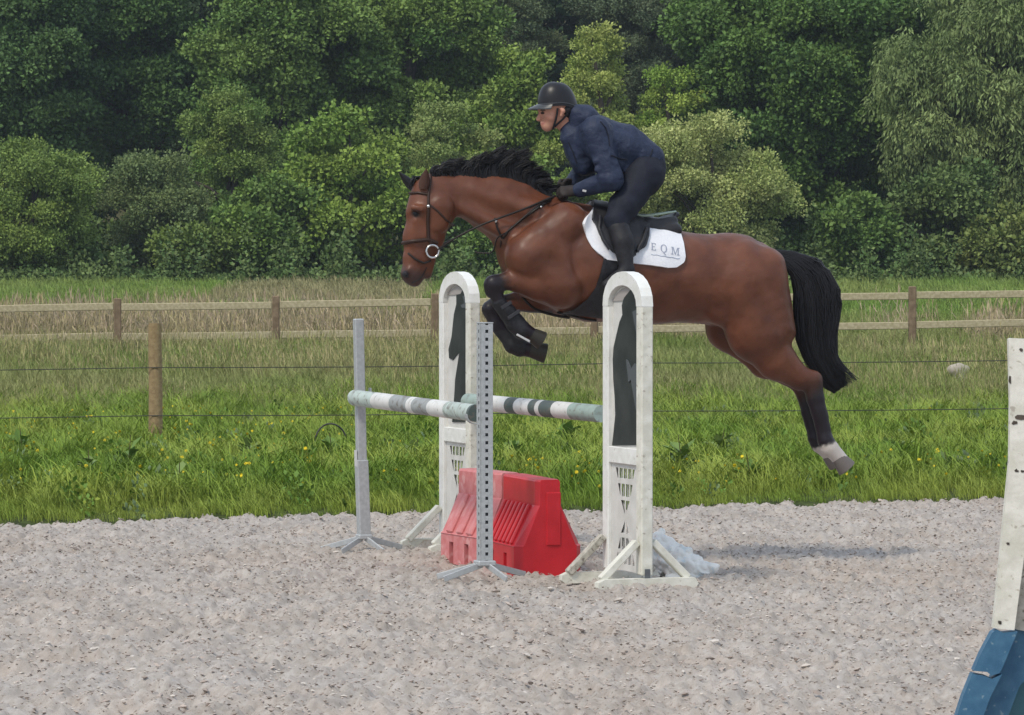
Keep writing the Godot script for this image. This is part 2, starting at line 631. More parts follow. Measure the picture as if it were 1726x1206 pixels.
func scatter(called: String, mesh: Mesh, m: Material, places: Array, tints: Array, parent: Node = null) -> MultiMeshInstance3D:
	var mm := MultiMesh.new()
	mm.transform_format = MultiMesh.TRANSFORM_3D
	mm.use_colors = true
	mm.mesh = mesh
	mm.instance_count = places.size()
	for i in places.size():
		mm.set_instance_transform(i, places[i])
		mm.set_instance_color(i, tints[i])
	var o := MultiMeshInstance3D.new()
	o.multimesh = mm
	o.material_override = m
	if parent:
		o.name = called
		parent.add_child(o, true)
	else:
		o.name = numbered(called)
		add_child(o)
	return o

func build_ground() -> void:
	n_low = noise(FastNoiseLite.TYPE_SIMPLEX_SMOOTH, 0.05, 101, 3)
	n_mid = noise(FastNoiseLite.TYPE_SIMPLEX_SMOOTH, 0.01, 102, 3)
	n_fine = noise(FastNoiseLite.TYPE_SIMPLEX_SMOOTH, 0.02, 103, 2)
	n_clod = noise(FastNoiseLite.TYPE_SIMPLEX_SMOOTH, 0.012, 104, 3)
	n_hoof = noise(FastNoiseLite.TYPE_CELLULAR, 1.7, 105, 1)
	n_hoof.cellular_return_type = FastNoiseLite.RETURN_DISTANCE
	# the land: one sheet to the horizon
	var xs := PackedFloat32Array()
	for v in [-420.0, -300.0, -200.0, -120.0, -80.0, -50.0, -34.0]: xs.append(v)
	xs.append_array(steps(-24, 24, 0.4))
	for v in [34.0, 50.0, 80.0, 120.0, 200.0, 300.0, 420.0]: xs.append(v)
	var ds := PackedFloat32Array([-200.0, -60.0, -10.0, 8.0, 16.0, 22.0])
	ds.append_array(steps(25, 44, 0.25))
	ds.append_array(steps(45, 120, 1.0))
	for v in [124.0, 130.0, 140.0, 150.0, 160.0, 175.0, 190.0, 210.0, 240.0, 270.0, 330.0, 500.0]: ds.append(v)
	var lm := vmat(0.95)
	lm.albedo_texture = blotch(512, 0.03, 111, Color(.62, .62, .62), Color(1, 1, 1), .3)
	var ground := put(sheet(xs, ds, land, func(x, d): return Color(.075, .105, .025) if d < 44 else Color(.14, .14, .06), 0.5), "ground", lm)
	ground.set_meta("kind", "structure")
	# the riding surface
	var sm := vmat(0.95)
	sm.albedo_texture = blotch(1024, 0.02, 112, lin(.74, .70, .66), lin(.98, .95, .92), .14, lin(.46, .41, .38), .70, .05)
	var sand := put(sheet(steps(-5.6, 5.6, 0.0165), steps(13.6, 31.2, 0.05), arena_height, func(x, d):
		var t: float = n_low.get_noise_2d(x * 9.0 + 50.0, d * 9.0)
		var w: float = n_low.get_noise_2d(x * 30.0 + 90.0, d * 20.0)
		var c := Color(.448, .405, .368).lerp(Color(.462, .435, .412), clamp(t + .5, 0.0, 1.0))
		return c * (1.0 + w * .16), 0.62), "sand_arena", sm)
	sand.set_meta("kind", "structure")
	var far_sand := put(sheet(PackedFloat32Array([-60.0, -30.0, -12.0, 0.0, 12.0, 30.0, 60.0]), PackedFloat32Array([-40.0, -10.0, 5.0, 13.7]), func(x, d): return -0.012, func(x, d): return Color(.44, .385, .345), 0.62), "sand_arena", sm)
	far_sand.set_meta("kind", "structure")
	# loose clods and scraps of fibre on it
	var clod := MB.new()
	var cr := RandomNumberGenerator.new()
	cr.seed = 5
	var ico: Array[Vector3] = [Vector3(0, 1, 0), Vector3(.9, .25, .1), Vector3(.2, .3, .95), Vector3(-.85, .2, .3), Vector3(-.4, .35, -.85), Vector3(.6, .15, -.75), Vector3(0, -.7, 0)]
	for i in ico.size(): ico[i] *= cr.randf_range(.7, 1.15)
	for i in 5:
		var j := 1 + (i + 1) % 5
		clod.tri_out(ico[0], ico[1 + i], ico[j], Vector3.ZERO)
		clod.tri_out(ico[6], ico[1 + i], ico[j], Vector3.ZERO)
	var pl := []
	var tn := []
	rng.seed = 21
	while pl.size() < 52000:
		var d: float = 14.2 + 15.5 * pow(rng.randf(), 0.8)
		var x := rng.randf_range(-1, 1) * (d * 0.15 + 0.9)
		if d > arena_edge(x) + .2: continue
		var s := rng.randf_range(.003, .009) * (1.8 if rng.randf() < .05 else 1.0)
		var b := Basis.from_euler(Vector3(rng.randf_range(-.4, .4), rng.randf() * TAU, rng.randf_range(-.4, .4))) * Basis.from_scale(Vector3(s * rng.randf_range(.8, 2.2), s * rng.randf_range(.4, .9), s))
		pl.append(Transform3D(b, Vector3(x, arena_height(x, d) + s * .15, -d)))
		var k := rng.randf()
		var c := Color(.46, .39, .345)
		if k < .09: c = Color(.22, .185, .165)
		elif k < .34: c = Color(.33, .275, .24)
		elif k < .55: c = Color(.56, .51, .46)
		tn.append(c * rng.randf_range(.85, 1.1))
	var o := scatter("sand_clods", clod.done(), vmat(.95), pl, tn)
	tag(o, "loose clods and fibre scraps strewn over the sand", "clods", "", "stuff")

# ---------------------------------------------------------------- grass, flowers and weeds
func tuft(blades: int, tall: float, spread: float, wide: float, lean: float, sd: int, heads := false) -> ArrayMesh:
	var r := RandomNumberGenerator.new()
	r.seed = sd
	var mb := MB.new()
	for i in blades:
		var a := r.randf() * TAU
		var base := Vector3(cos(a), 0, sin(a)) * spread * sqrt(r.randf())
		var b := r.randf() * TAU
		var dir := Vector3(cos(b), 0, sin(b)) * r.randf_range(.2, 1.0) * lean
		var h := tall * r.randf_range(.55, 1.0)
		var s := Vector3(-sin(b + .8), 0, cos(b + .8)) * wide * r.randf_range(.6, 1.1)
		var p0 := base
		var p1 := base + Vector3(0, h * .5, 0) + dir * .22 * h
		var p2 := base + Vector3(0, h * .82, 0) + dir * .6 * h
		var p3 := base + Vector3(0, h * .95, 0) + dir * 1.0 * h
		mb.quad(p0 - s, p1 - s * .9, p1 + s * .9, p0 + s)
		mb.quad(p1 - s * .9, p2 - s * .6, p2 + s * .6, p1 + s * .9)
		if heads:
			mb.quad(p2 - s * 1.4, p3 - s * 1.8, p3 + s * 1.8, p2 + s * 1.4)
			mb.tri(p3 - s * 1.8, p3 + Vector3(0, h * .08, 0), p3 + s * 1.8)
		else:
			mb.tri(p2 - s * .6, p3, p2 + s * .6)
	return mb.done()

func grass_field(called: String, mesh: Mesh, count: int, d0: float, d1: float, label: String, tint: Callable, size: Callable, sd: int, bias := 1.0) -> void:
	rng.seed = sd
	var pl := []
	var tn := []
	while pl.size() < count:
		var d: float = d0 + (d1 - d0) * pow(rng.randf(), bias)
		var x := rng.randf_range(-1, 1) * (d * 0.152 + 0.8)
		if d < arena_edge(x) - .05: continue
		var s: float = size.call(x, d)
		if s <= 0.0:
			if rng.randf() < .9: continue
			s = .2
		s *= rng.randf_range(.65, 1.25)
		var b := Basis.from_euler(Vector3(rng.randf_range(-.15, .15), rng.randf() * TAU, rng.randf_range(-.15, .15))).scaled(Vector3(s, s * rng.randf_range(.8, 1.2), s))
		pl.append(Transform3D(b, Vector3(x, land(x, d) - .01, -d)))
		var c: Color = tint.call(x, d)
		tn.append(c * rng.randf_range(.75, 1.25))
	tag(scatter(called, mesh, M.blade, pl, tn), label, "grass", "", "stuff")

func build_grass() -> void:
	var patch := noise(FastNoiseLite.TYPE_SIMPLEX_SMOOTH, 0.08, 131, 3)
	var g1 := tuft(16, .185, .10, .0038, .85, 1)
	grass_field("verge_grass", g1, 56000, 26.0, 47.0, "bright green verge grass along the arena edge", func(x, d):
		var t: float = patch.get_noise_2d(x * 6.0, d * 4.0)
		return Color(.145, .24, .025).lerp(Color(.27, .335, .055), clamp(t * 1.2 + .5, 0.0, 1.0)), func(x, d):
		var e: float = d - arena_edge(x)
		return lerpf(.55, 1.05, smoothstep(0.0, 1.0, e)) * (1.0 + patch.get_noise_2d(x * 20.0, d * 12.0) * 1.0), 31, 1.0)
	var g2 := tuft(14, .42, .16, .0048, .6, 2)
	grass_field("meadow_grass", g2, 46000, 38.5, 74.0, "olive green meadow grass between the two fences", func(x, d):
		var t: float = patch.get_noise_2d(x * 3.0 + 40.0, d * 1.5)
		return Color(.20, .265, .06).lerp(Color(.28, .29, .11), clamp(t * 1.4 + .45, 0.0, 1.0)), func(x, d):
		return lerpf(.45, .9, smoothstep(40.0, 52.0, d)), 32, .95)
	var g3 := tuft(9, .50, .2, .0032, .4, 3, true)
	grass_field("seeding_grass", g3, 8500, 44.5, 86.0, "tan seed heads of tall meadow grass", func(x, d):
		return Color(.42, .33, .235).lerp(Color(.36, .31, .15), rng.randf()) if d > 57.5 else Color(.31, .30, .12).lerp(Color(.36, .31, .16), rng.randf()), func(x, d):
		var t: float = patch.get_noise_2d(x * 2.0 + 10.0, d * 1.2 + 30.0) + .12
		if x > 4.2 and d > 56: t -= .5
		return (lerpf(.5, .9, smoothstep(44.0, 52.0, d)) + (.5 if d > 58.5 else 0.0)) if d < 68 and (t > 0 or (d > 56 and x < 2.0)) else 0.0, 33, 1.0)
	grass_field("pasture_grass", tuft(12, .34, .22, .009, .7, 4), 20000, 62.0, 114.0, "green pasture grass beyond the rail fence", func(x, d):
		var t: float = patch.get_noise_2d(x * 1.5 + 70.0, d * .8)
		var c := Color(.16, .26, .045).lerp(Color(.24, .29, .08), clamp(t + .5, 0.0, 1.0))
		if x > -7.0 and x < -2.0 and d > 84: c = c.lerp(Color(.34, .26, .17), .65)
		return c, func(x, d): return .8, 34, 1.0)
	# buttercups
	var fl := MB.new()
	for i in 5:
		var a := TAU * i / 5.0
		var b := TAU * (i + .9) / 5.0
		fl.tri(Vector3.ZERO, Vector3(cos(a), .45, sin(a)), Vector3(cos(b), .45, sin(b)))
		fl.tri(Vector3.ZERO, Vector3(cos(a), -.35, sin(a)), Vector3(cos(b), -.35, sin(b)))
	rng.seed = 41
	var pl := []
	var tn := []
	while pl.size() < 700:
		var d := rng.randf_range(28.6, 42.0)
		var x := rng.randf_range(-1, 1) * (d * .15)
		var e := d - arena_edge(x)
		if e < .3: continue
		var keep: float = patch.get_noise_2d(x * 14.0, d * 7.0) + (.45 if e < 2.0 else -.15) + (.35 if x < -1.5 else -.2)
		if keep < rng.randf_range(.0, .6): continue
		var s := rng.randf_range(.008, .015)
		pl.append(Transform3D(Basis.from_euler(Vector3(rng.randf_range(-.8, .8), rng.randf() * TAU, rng.randf_range(-.8, .8))).scaled(Vector3.ONE * s), Vector3(x, land(x, d) + rng.randf_range(.10, .25), -d)))
		tn.append(Color(.75, .58, .02) * rng.randf_range(.8, 1.1))
	tag(scatter("buttercups", fl.done(), M.petal, pl, tn), "tiny yellow buttercup flowers in the verge grass", "flowers", "", "stuff")
	# small leafy weeds through the verge
	rng.seed = 43
	pl = []
	tn = []
	while pl.size() < 1900:
		var d := rng.randf_range(27.0, 43.0)
		var x := rng.randf_range(-1, 1) * (d * .15 + .5)
		var e := d - arena_edge(x)
		if e < .1: continue
		if patch.get_noise_2d(x * 11.0 + 30.0, d * 6.0) + .12 < rng.randf_range(0.0, .5): continue
		var s := rng.randf_range(.3, .6)
		pl.append(Transform3D(Basis.from_euler(Vector3(rng.randf() * .6, rng.randf() * TAU, rng.randf() * .6)).scaled(Vector3(s, s * 1.2, s)), Vector3(x, land(x, d) + rng.randf_range(.0, .15), -d)))
		var k := rng.randf()
		tn.append((Color(.10, .185, .025) if k < .55 else (Color(.13, .19, .08) if k < .75 else Color(.20, .25, .03))) * rng.randf_range(.75, 1.3))
	tag(scatter("verge_weeds", leaf_clump(16, .14, .085, 207), M.leaf, pl, tn), "small leafy weeds mixed through the verge grass", "weeds", "", "stuff")
	# undergrowth along the foot of the wood
	pl = []
	tn = []
	for i in 4600:
		var d := rng.randf_range(103.5, 112.0)
		var x := rng.randf_range(-1, 1) * (d * .145)
		var hh: float = .25 + 2.2 * max(0.0, patch.get_noise_2d(x * 16.0, d * 2.0) + .08)
		pl.append(Transform3D(Basis.from_euler(Vector3(rng.randf() * TAU, rng.randf() * TAU, rng.randf() * TAU)).scaled(Vector3.ONE * rng.randf_range(.7, 1.1)), Vector3(x, land(x, d) + rng.randf() * hh, -d)))
		tn.append(Color(.075, .14, .035).lerp(Color(.14, .19, .06), rng.randf()) * rng.randf_range(.7, 1.3))
	tag(scatter("undergrowth", clumps[0], M.leaf, pl, tn), "leafy undergrowth along the foot of the wood", "undergrowth", "", "stuff")
	# broad-leaved weeds
	var spots := [[150, 838, 1.0], [215, 820, 1.15], [300, 845, .8], [420, 800, .9], [505, 830, .75], [950, 778, 1.15], [860, 800, .9], [1150, 815, 1.1], [1215, 790, 1.0], [1265, 830, .8], [1500, 790, .8], [1600, 815, .7], [35, 790, 1.0], [560, 800, 1.0], [700, 805, .9]]
	var names := ["pale", "dark", "mid"]
	for i in spots.size():
		var q = spots[i]
		var d: float = EYE * F / (q[1] + 12.0 - 460.0)
		var p := at(q[0], q[1], d)
		p.y = land(p.x, d) - .01
		var w := thing("dock_plant", p, rng.randf() * TAU, "broad-leaved green dock plant growing in the verge grass", "weed", "dock plants in the verge")
		var mb := MB.new()
		var k: float = q[2]
		var base := Color(.115, .205, .035).lerp(Color(.19, .26, .08), rng.randf())
		for j in 26:
			mb.col = base * rng.randf_range(.8, 1.25)
			var a := rng.randf() * TAU
			var el := rng.randf_range(.35, 1.25)
			var L := k * rng.randf_range(.09, .19)
			var f := Vector3(cos(a) * cos(el), sin(el), sin(a) * cos(el))
			var s := Vector3(-sin(a), .15, cos(a)) * L * .26
			var o0 := Vector3(cos(a), 0, sin(a)) * .02 + Vector3(0, rng.randf() * .24 * k, 0)
			var o1 := o0 + f * L * .5
			var o2 := o0 + f * L + Vector3(0, -L * .22, 0)
			var dip := Vector3(0, -.02 * k, 0)
			mb.tri(o0, o1 - s, o1 + dip); mb.tri(o0, o1 + dip, o1 + s)
			mb.tri(o1 - s, o2, o1 + dip); mb.tri(o1 + dip, o2, o1 + s)
		put(mb.done(), "leaves", M.leaf, w)
		mb = MB.new()
		mb.col = Color(.09, .085, .035)
		mb.tube([Vector3.ZERO, Vector3(.01, .2 * k, 0), Vector3(.03, .34 * k, .01)], [.006, .005, .003], 5)
		put(mb.done(), "stem", M.blade, w)
	# a hoop of bent bramble
	var hp := at(557, 792, 34.5)
	hp.y = land(hp.x, 34.5)
	var hb := MB.new()
	var pts := []
	for i in 15:
		var a := PI * (1.08 - 1.2 * i / 14.0)
		pts.append(Vector3(cos(a) * .135, .16 + sin(a) * .16 if i > 1 else .03 + .06 * i, .02 * sin(i)))
	hb.tube(pts, .0075, 6)
	var ho := put(hb.done(), "bramble_hoop", M.wire)
	ho.position = hp
	tag(ho, "dark thin bramble stem bent into a hoop in the verge", "stem")
	# pale stone in the meadow
	var sp := at(1617, 652, 49.0)
	sp.y = land(sp.x, 49.0) + .30
	var st := field([[Vector3(-.08, 0, 0), Vector3(.08, .01, 0), .07, .055, .04, 1.0], [Vector3(0, .03, .02), Vector3(.03, -.25, 0), .06, .1, .04, 1.0]], .02)
	var so := put(net(st), "field_stone", mat(lin(.4, .36, .30), .9))
	so.position = sp
	tag(so, "pale stone standing in the meadow grass", "stone")

# ---------------------------------------------------------------- fences
func build_fences() -> void:
	var D := 58.0
	var px := F / D
	var f := thing("post_and_rail_fence", Vector3(0, 0, -D), 0.0, "pale wooden post and rail fence across the meadow", "fence")
	var posts := [-336, -69, 198, 465, 733, 1002, 1270, 1538, 1806, 2073]
	var tops: Array[Vector3] = []
	var r := RandomNumberGenerator.new()
	r.seed = 9
	for q in posts:
		var t: float = (q - 863.0) / 863.0
		var p := at(q, 493.0 - 13.0 * t, D)
		p.z = 0
		tops.append(p)
		var mb := MB.new()
		var yb := land(p.x, D) - .1
		mb.box(Transform3D(Basis(Vector3.UP, r.randf_range(-.1, .1)), Vector3(p.x, (p.y + yb) * .5, .02)), Vector3(.105, p.y - yb, .11), .012)
		put(mb.done(), "post", M.rail_post, f)
	for i in posts.size() - 1:
		for k in 3:
			var dy: float = [-.13, -.565, -1.0][k]
			var a := tops[i] + Vector3(.0, dy, .0)
			var b := tops[i + 1] + Vector3(.0, dy + r.randf_range(-.015, .015), .0)
			a.x += .056; b.x -= .056
			a.z = .045; b.z = .045
			var mb := MB.new()
			mb.bar(a, b, .036, .105, Vector3.UP, .008)
			put(mb.done(), "rail", M.rail, f)
	# wire fence at the verge
	D = 36.0
	var w := thing("wire_fence", Vector3(0, 0, -D), 0.0, "round timber fence post carrying two thin wires beside the verge", "fence")
	for q in [-560, 261, 1900]:
		var p := at(q, 545, D)
		var yb := land(p.x, D) - .15
		var mb := MB.new()
		mb.tube([Vector3(p.x, yb, 0), Vector3(p.x + .004, .6, 0), Vector3(p.x - .003, p.y - .012, 0), Vector3(p.x - .003, p.y, 0)], [.066, .063, .06, .052], 18)
		put(mb.done(), "post", M.fence_post, w)
	for k in 2:
		var pts := []
		for i in 60:
			var q: float = lerp(-560.0, 1900.0, i / 59.0)
			var y: float = [622.0, 703.0][k] - 16.0 * (q / 1726.0)
			var p := at(q, y, D)
			p.z = .066
			p.y += -.012 * sin(PI * fmod(abs(q - 261.0) / 820.0, 1.0))
			pts.append(p)
		var mb := MB.new()
		mb.tube(pts, .0042, 5)
		put(mb.done(), "wire", M.wire, w)

# ---------------------------------------------------------------- trees and bushes
func leaf_clump(leaves: int, r: float, leaf: float, sd: int, droop := 0.0) -> ArrayMesh:
	var g := RandomNumberGenerator.new()
	g.seed = sd
	var mb := MB.new()
	for i in leaves:
		var d := Vector3(g.randfn(), g.randfn(), g.randfn()).normalized()
		var p := d * r * pow(g.randf(), .45)
		if droop > 0.0: p.y = p.y * 2.2 - r * .6
		var f := (d + Vector3(g.randfn(), g.randfn() * .6, g.randfn()) * .55).normalized()
		f = (f + Vector3(0, -droop * 2.4, 0)).normalized()
		var s := f.cross(Vector3(g.randfn(), g.randfn() + 1.2, g.randfn())).normalized()
		var nn := s.cross(f)
		var L := leaf * g.randf_range(.7, 1.25)
		var W := L * (.34 if droop == 0.0 else .15)
		var m := p + f * L * .5 + nn * L * .08
		var t := p + f * L
		mb.tri(p, m + s * W, m - s * W)
		mb.tri(t, m - s * W, m + s * W)
	return mb.done()

var clumps := []
# kind: 0 broad, 1 fine shrub, 2 willow
func tree(called: String, cx: float, hw: float, top: float, d: float, col: Color, col2: Color, kind: int, label: String, sd: int, low := 0.08, cat := "tree", dens := 1.0, base_py := 458.0) -> void:
	var r := RandomNumberGenerator.new()
	r.seed = sd
	var x := (cx - 863.0) / F * d
	var gy := land(x, d)
	var H := EYE - (top - 460.0) / F * d - gy
	var R := hw * (1.16 if cat == "bush" else 1.08) / F * d
	var t := thing(called, Vector3(x, gy, -d), 0.0, label, cat, "")
	# trunk and limbs
	var mb := MB.new()
	var tr: float = clamp(H * .022, .05, .3)
	var forks: float = H * (.28 if cat == "tree" else .12)
	mb.tube([Vector3(0, -.2, 0), Vector3(r.randf_range(-.1, .1), forks, 0), Vector3(r.randf_range(-.3, .3), H * .62, r.randf_range(-.3, .3)), Vector3(r.randf_range(-.3, .3), H * .88, 0)], [tr * 1.25, tr, tr * .5, tr * .12], 8)
	var limbs := 9 if cat == "tree" else 7
	for i in limbs:
		var a := TAU * (i + r.randf() * .6) / limbs
		var y0: float = lerp(forks * .5, H * .6, float(i) / limbs)
		var e := Vector3(cos(a) * R * r.randf_range(.55, .85), y0 + H * r.randf_range(.12, .3), sin(a) * R * r.randf_range(.55, .8))
		mb.tube([Vector3(0, y0, 0), Vector3(e.x * .45, y0 + (e.y - y0) * .62, e.z * .45), e], [tr * .5, tr * .32, tr * .1], 6)
	put(mb.done(), "trunk", M.bark, t)
	# crown: lobes of leaf clumps
	var lobes := []
	var ry := H * (1.0 - low) * .5
	var cy := H * low + ry
	var nl := int(clamp(34.0 + R * ry * 6.0, 40, 170))
	var lr0: float = clamp(min(R, ry) * .27, .30, .80)
	for i in nl:
		var u := Vector3(r.randfn(), r.randfn(), r.randfn()).normalized()
		var k := pow(r.randf(), .28) * .88
		var p := Vector3(u.x * R, u.y * ry, u.z * R * .9) * k
		var wob := 1.0 + .22 * sin(u.x * 5.0 + sd) + .18 * sin(u.y * 6.0 + sd * 2)
		p.x *= wob
		p.y += cy
		var lr := lr0 * r.randf_range(.6, 1.15)
		if p.y + lr > H * 1.03: p.y = H * 1.03 - lr
		if p.y < lr * .55: p.y = lr * .55
		lobes.append([p, lr, r.randf()])
	var per: float = [85.0, 84.0, 74.0][kind] * dens
	var pl := []
	var tn := []
	var cs: float = [.95, .74, 1.0][kind]
	for lb in lobes:
		var p: Vector3 = lb[0]
		var lr: float = lb[1]
		var cnt := int(per * pow(lr / .8, 2.0) / (cs * cs) + 10)
		var lc: Color = col.lerp(col2, lb[2] * .8) * Color(1.85, 1.62, 1.35)
		for i in cnt:
			var u := Vector3(r.randfn(), r.randfn() + .35, r.randfn()).normalized()
			var q := p + Vector3(u.x * 1.25, u.y * .66, u.z * 1.25) * lr * (pow(r.randf(), .45) * (1.0 + .35 * pow(r.randf(), 4.0)))
			if kind == 2: q.y -= r.randf() * lr * .9
			if q.y < .05: q.y = r.randf() * .3 + .05
			var s := cs * r.randf_range(.5, 1.3)
			pl.append(Transform3D(Basis.from_euler(Vector3(r.randf_range(-.5, .5), r.randf() * TAU, r.randf_range(-.5, .5)) if kind == 2 else Vector3(r.randf() * TAU, r.randf() * TAU, r.randf() * TAU)).scaled(Vector3.ONE * s), q))
			tn.append(lc.lerp(col2 * Color(1.85, 1.62, 1.35), pow(r.randf(), 2.0) * .5) * r.randf_range(.72, 1.2))
	scatter("crown", clumps[kind], M.leaf, pl, tn, t).set_meta("kind", "stuff")

func build_trees() -> void:
	clumps = [leaf_clump(20, .20, .135, 201), leaf_clump(22, .18, .105, 202), leaf_clump(26, .20, .15, 203, .6)]
	var G := func(r, g, b): return Color(r, g, b)
	# front row, left to right
	tree("round_willow_bush", 52, 112, 232, 106, G.call(.07, .13, .034), G.call(.135, .205, .052), 1, "round dense mid-green bush beside the grey-green bush at the wood's end", 301, .0, "bush", 1.15)
	tree("sallow_bush", 252, 92, 240, 109, G.call(.062, .105, .045), G.call(.10, .145, .06), 1, "grey-green soft bush next to the round dense bush", 302, .0, "bush")
	tree("hazel_bush", 385, 90, 120, 113, G.call(.06, .125, .03), G.call(.13, .19, .055), 1, "tall feathery mid-green bush behind the grey-green bush", 303, .0, "bush")
	tree("hawthorn_bush", 455, 95, 300, 107, G.call(.05, .105, .026), G.call(.10, .17, .04), 0, "low dark leafy bush at the foot of the feathery bush", 304, .0, "bush")
	tree("maple_bush", 585, 110, 182, 108, G.call(.075, .15, .03), G.call(.14, .215, .045), 0, "bright yellow-green leafy bush behind the horse's head", 305, .0, "bush", 1.0)
	tree("sallow_bush", 735, 88, 160, 110, G.call(.085, .155, .045), G.call(.17, .22, .085), 1, "pale flowering bush behind the horse's mane", 306, .0, "bush", 1.0)
	tree("alder_bush", 840, 75, 250, 107, G.call(.05, .11, .025), G.call(.10, .17, .04), 0, "green bush below the horse's neck and chest", 307, .0, "bush")
	tree("alder_tree", 875, 85, 62, 116, G.call(.075, .145, .03), G.call(.14, .21, .05), 0, "mid-green tree behind the rider's helmet", 308, .05)
	tree("birch_tree", 1010, 72, 2, 114, G.call(.12, .19, .045), G.call(.22, .28, .09), 1, "slender pale yellow-green tree above the rider's back", 309, .05)
	tree("elder_bush", 1015, 90, 260, 108, G.call(.07, .14, .03), G.call(.14, .20, .05), 1, "green bush behind the rider's chest", 310, .0, "bush")
	tree("ash_tree", 1130, 78, 75, 115, G.call(.10, .19, .035), G.call(.18, .26, .06), 1, "light green tree between the slender pale tree and the dark oak", 311, .05)
	tree("elder_bush", 1185, 118, 180, 106, G.call(.13, .195, .058), G.call(.27, .325, .155), 1, "cream-green blossoming bush behind the saddle", 312, .0, "bush", 1.05)
	tree("oak_tree", 1375, 200, -120, 116, G.call(.035, .085, .022), G.call(.075, .14, .032), 0, "large dense dark green oak above the horse's tail", 313, .0, "tree", 1.15)
	tree("willow_tree", 1685, 165, -140, 112, G.call(.075, .125, .048), G.call(.125, .18, .075), 2, "grey-green weeping willow with hanging shoots", 314, .05, "tree", 1.1)
	tree("hawthorn_bush", 1590, 110, 270, 108, G.call(.045, .09, .03), G.call(.085, .13, .045), 0, "dull green bush under the weeping willow", 315, .0, "bush")
	tree("hawthorn_bush", 1440, 80, 330, 107, G.call(.04, .09, .024), G.call(.08, .14, .035), 0, "dark bush at the foot of the large oak", 316, .0, "bush")
	tree("bramble_bush", 1700, 80, 350, 106, G.call(.06, .10, .03), G.call(.12, .16, .05), 0, "low bramble bush at the foot of the willow", 317, .0, "bush")
	tree("bramble_bush", 150, 70, 370, 112, G.call(.04, .075, .022), G.call(.07, .11, .03), 0, "low dark bush in the gap between the two round bushes", 318, .0, "bush")
	tree("bramble_bush", 330, 60, 385, 106, G.call(.05, .09, .025), G.call(.09, .14, .035), 0, "low bramble bush at the foot of the grey-green bush", 319, .0, "bush")
	# second row
	tree("alder_tree", 40, 150, -130, 125, G.call(.030, .075, .026), G.call(.055, .11, .035), 0, "tall dark blue-green tree above the round dense bush", 321, .05)
	tree("alder_tree", 235, 130, -150, 128, G.call(.028, .070, .024), G.call(.055, .115, .032), 0, "tall dark tree above the gap between the two round bushes", 322, .1)
	tree("sycamore_tree", 470, 150, -120, 122, G.call(.05, .11, .028), G.call(.10, .17, .045), 0, "tall mid-green tree behind the feathery bush", 323, .05)
	tree("sycamore_tree", 690, 135, -130, 124, G.call(.05, .115, .028), G.call(.11, .18, .045), 0, "tall green tree behind the pale flowering bush", 324, .05)
	tree("pine_tree", 850, 85, -160, 138, G.call(.05, .085, .045), G.call(.08, .11, .06), 1, "far grey-green tree with a bare trunk behind the mid-green tree", 325, .3)
	tree("pine_tree", 1120, 120, -160, 138, G.call(.042, .075, .045), G.call(.07, .10, .06), 1, "far grey-green tree between the pale tree and the oak", 326, .2)
	tree("oak_tree", 1580, 130, -150, 126, G.call(.035, .08, .024), G.call(.07, .125, .034), 0, "dark tree between the large oak and the willow", 327, .0)
	tree("pine_tree", 330, 110, -190, 142, G.call(.03, .062, .032), G.call(.05, .085, .04), 0, "far dark tree behind the tall mid-green tree", 328, .1)
	tree("alder_tree", 130, 120, 40, 133, G.call(.030, .072, .025), G.call(.055, .112, .034), 0, "dark tree standing deep in the gap of the wood", 329, .0)
	# the wood behind: one mass
	var pl := []
	var tn := []
	rng.seed = 77
	for i in 12000:
		var d := rng.randf_range(141.0, 168.0)
		var x := rng.randf_range(-1, 1) * (d * .15 + 4.0)
		var y := land(x, d) + rng.randf() * 17.0
		pl.append(Transform3D(Basis.from_euler(Vector3(rng.randf() * TAU, rng.randf() * TAU, rng.randf() * TAU)).scaled(Vector3.ONE * rng.randf_range(2.0, 3.4)), Vector3(x, y, -d)))
		tn.append(Color(.035, .07, .03) * rng.randf_range(.7, 1.3))
	tag(scatter("woodland", clumps[0], M.leaf, pl, tn), "dark mass of far woodland behind the trees", "woodland", "", "stuff")

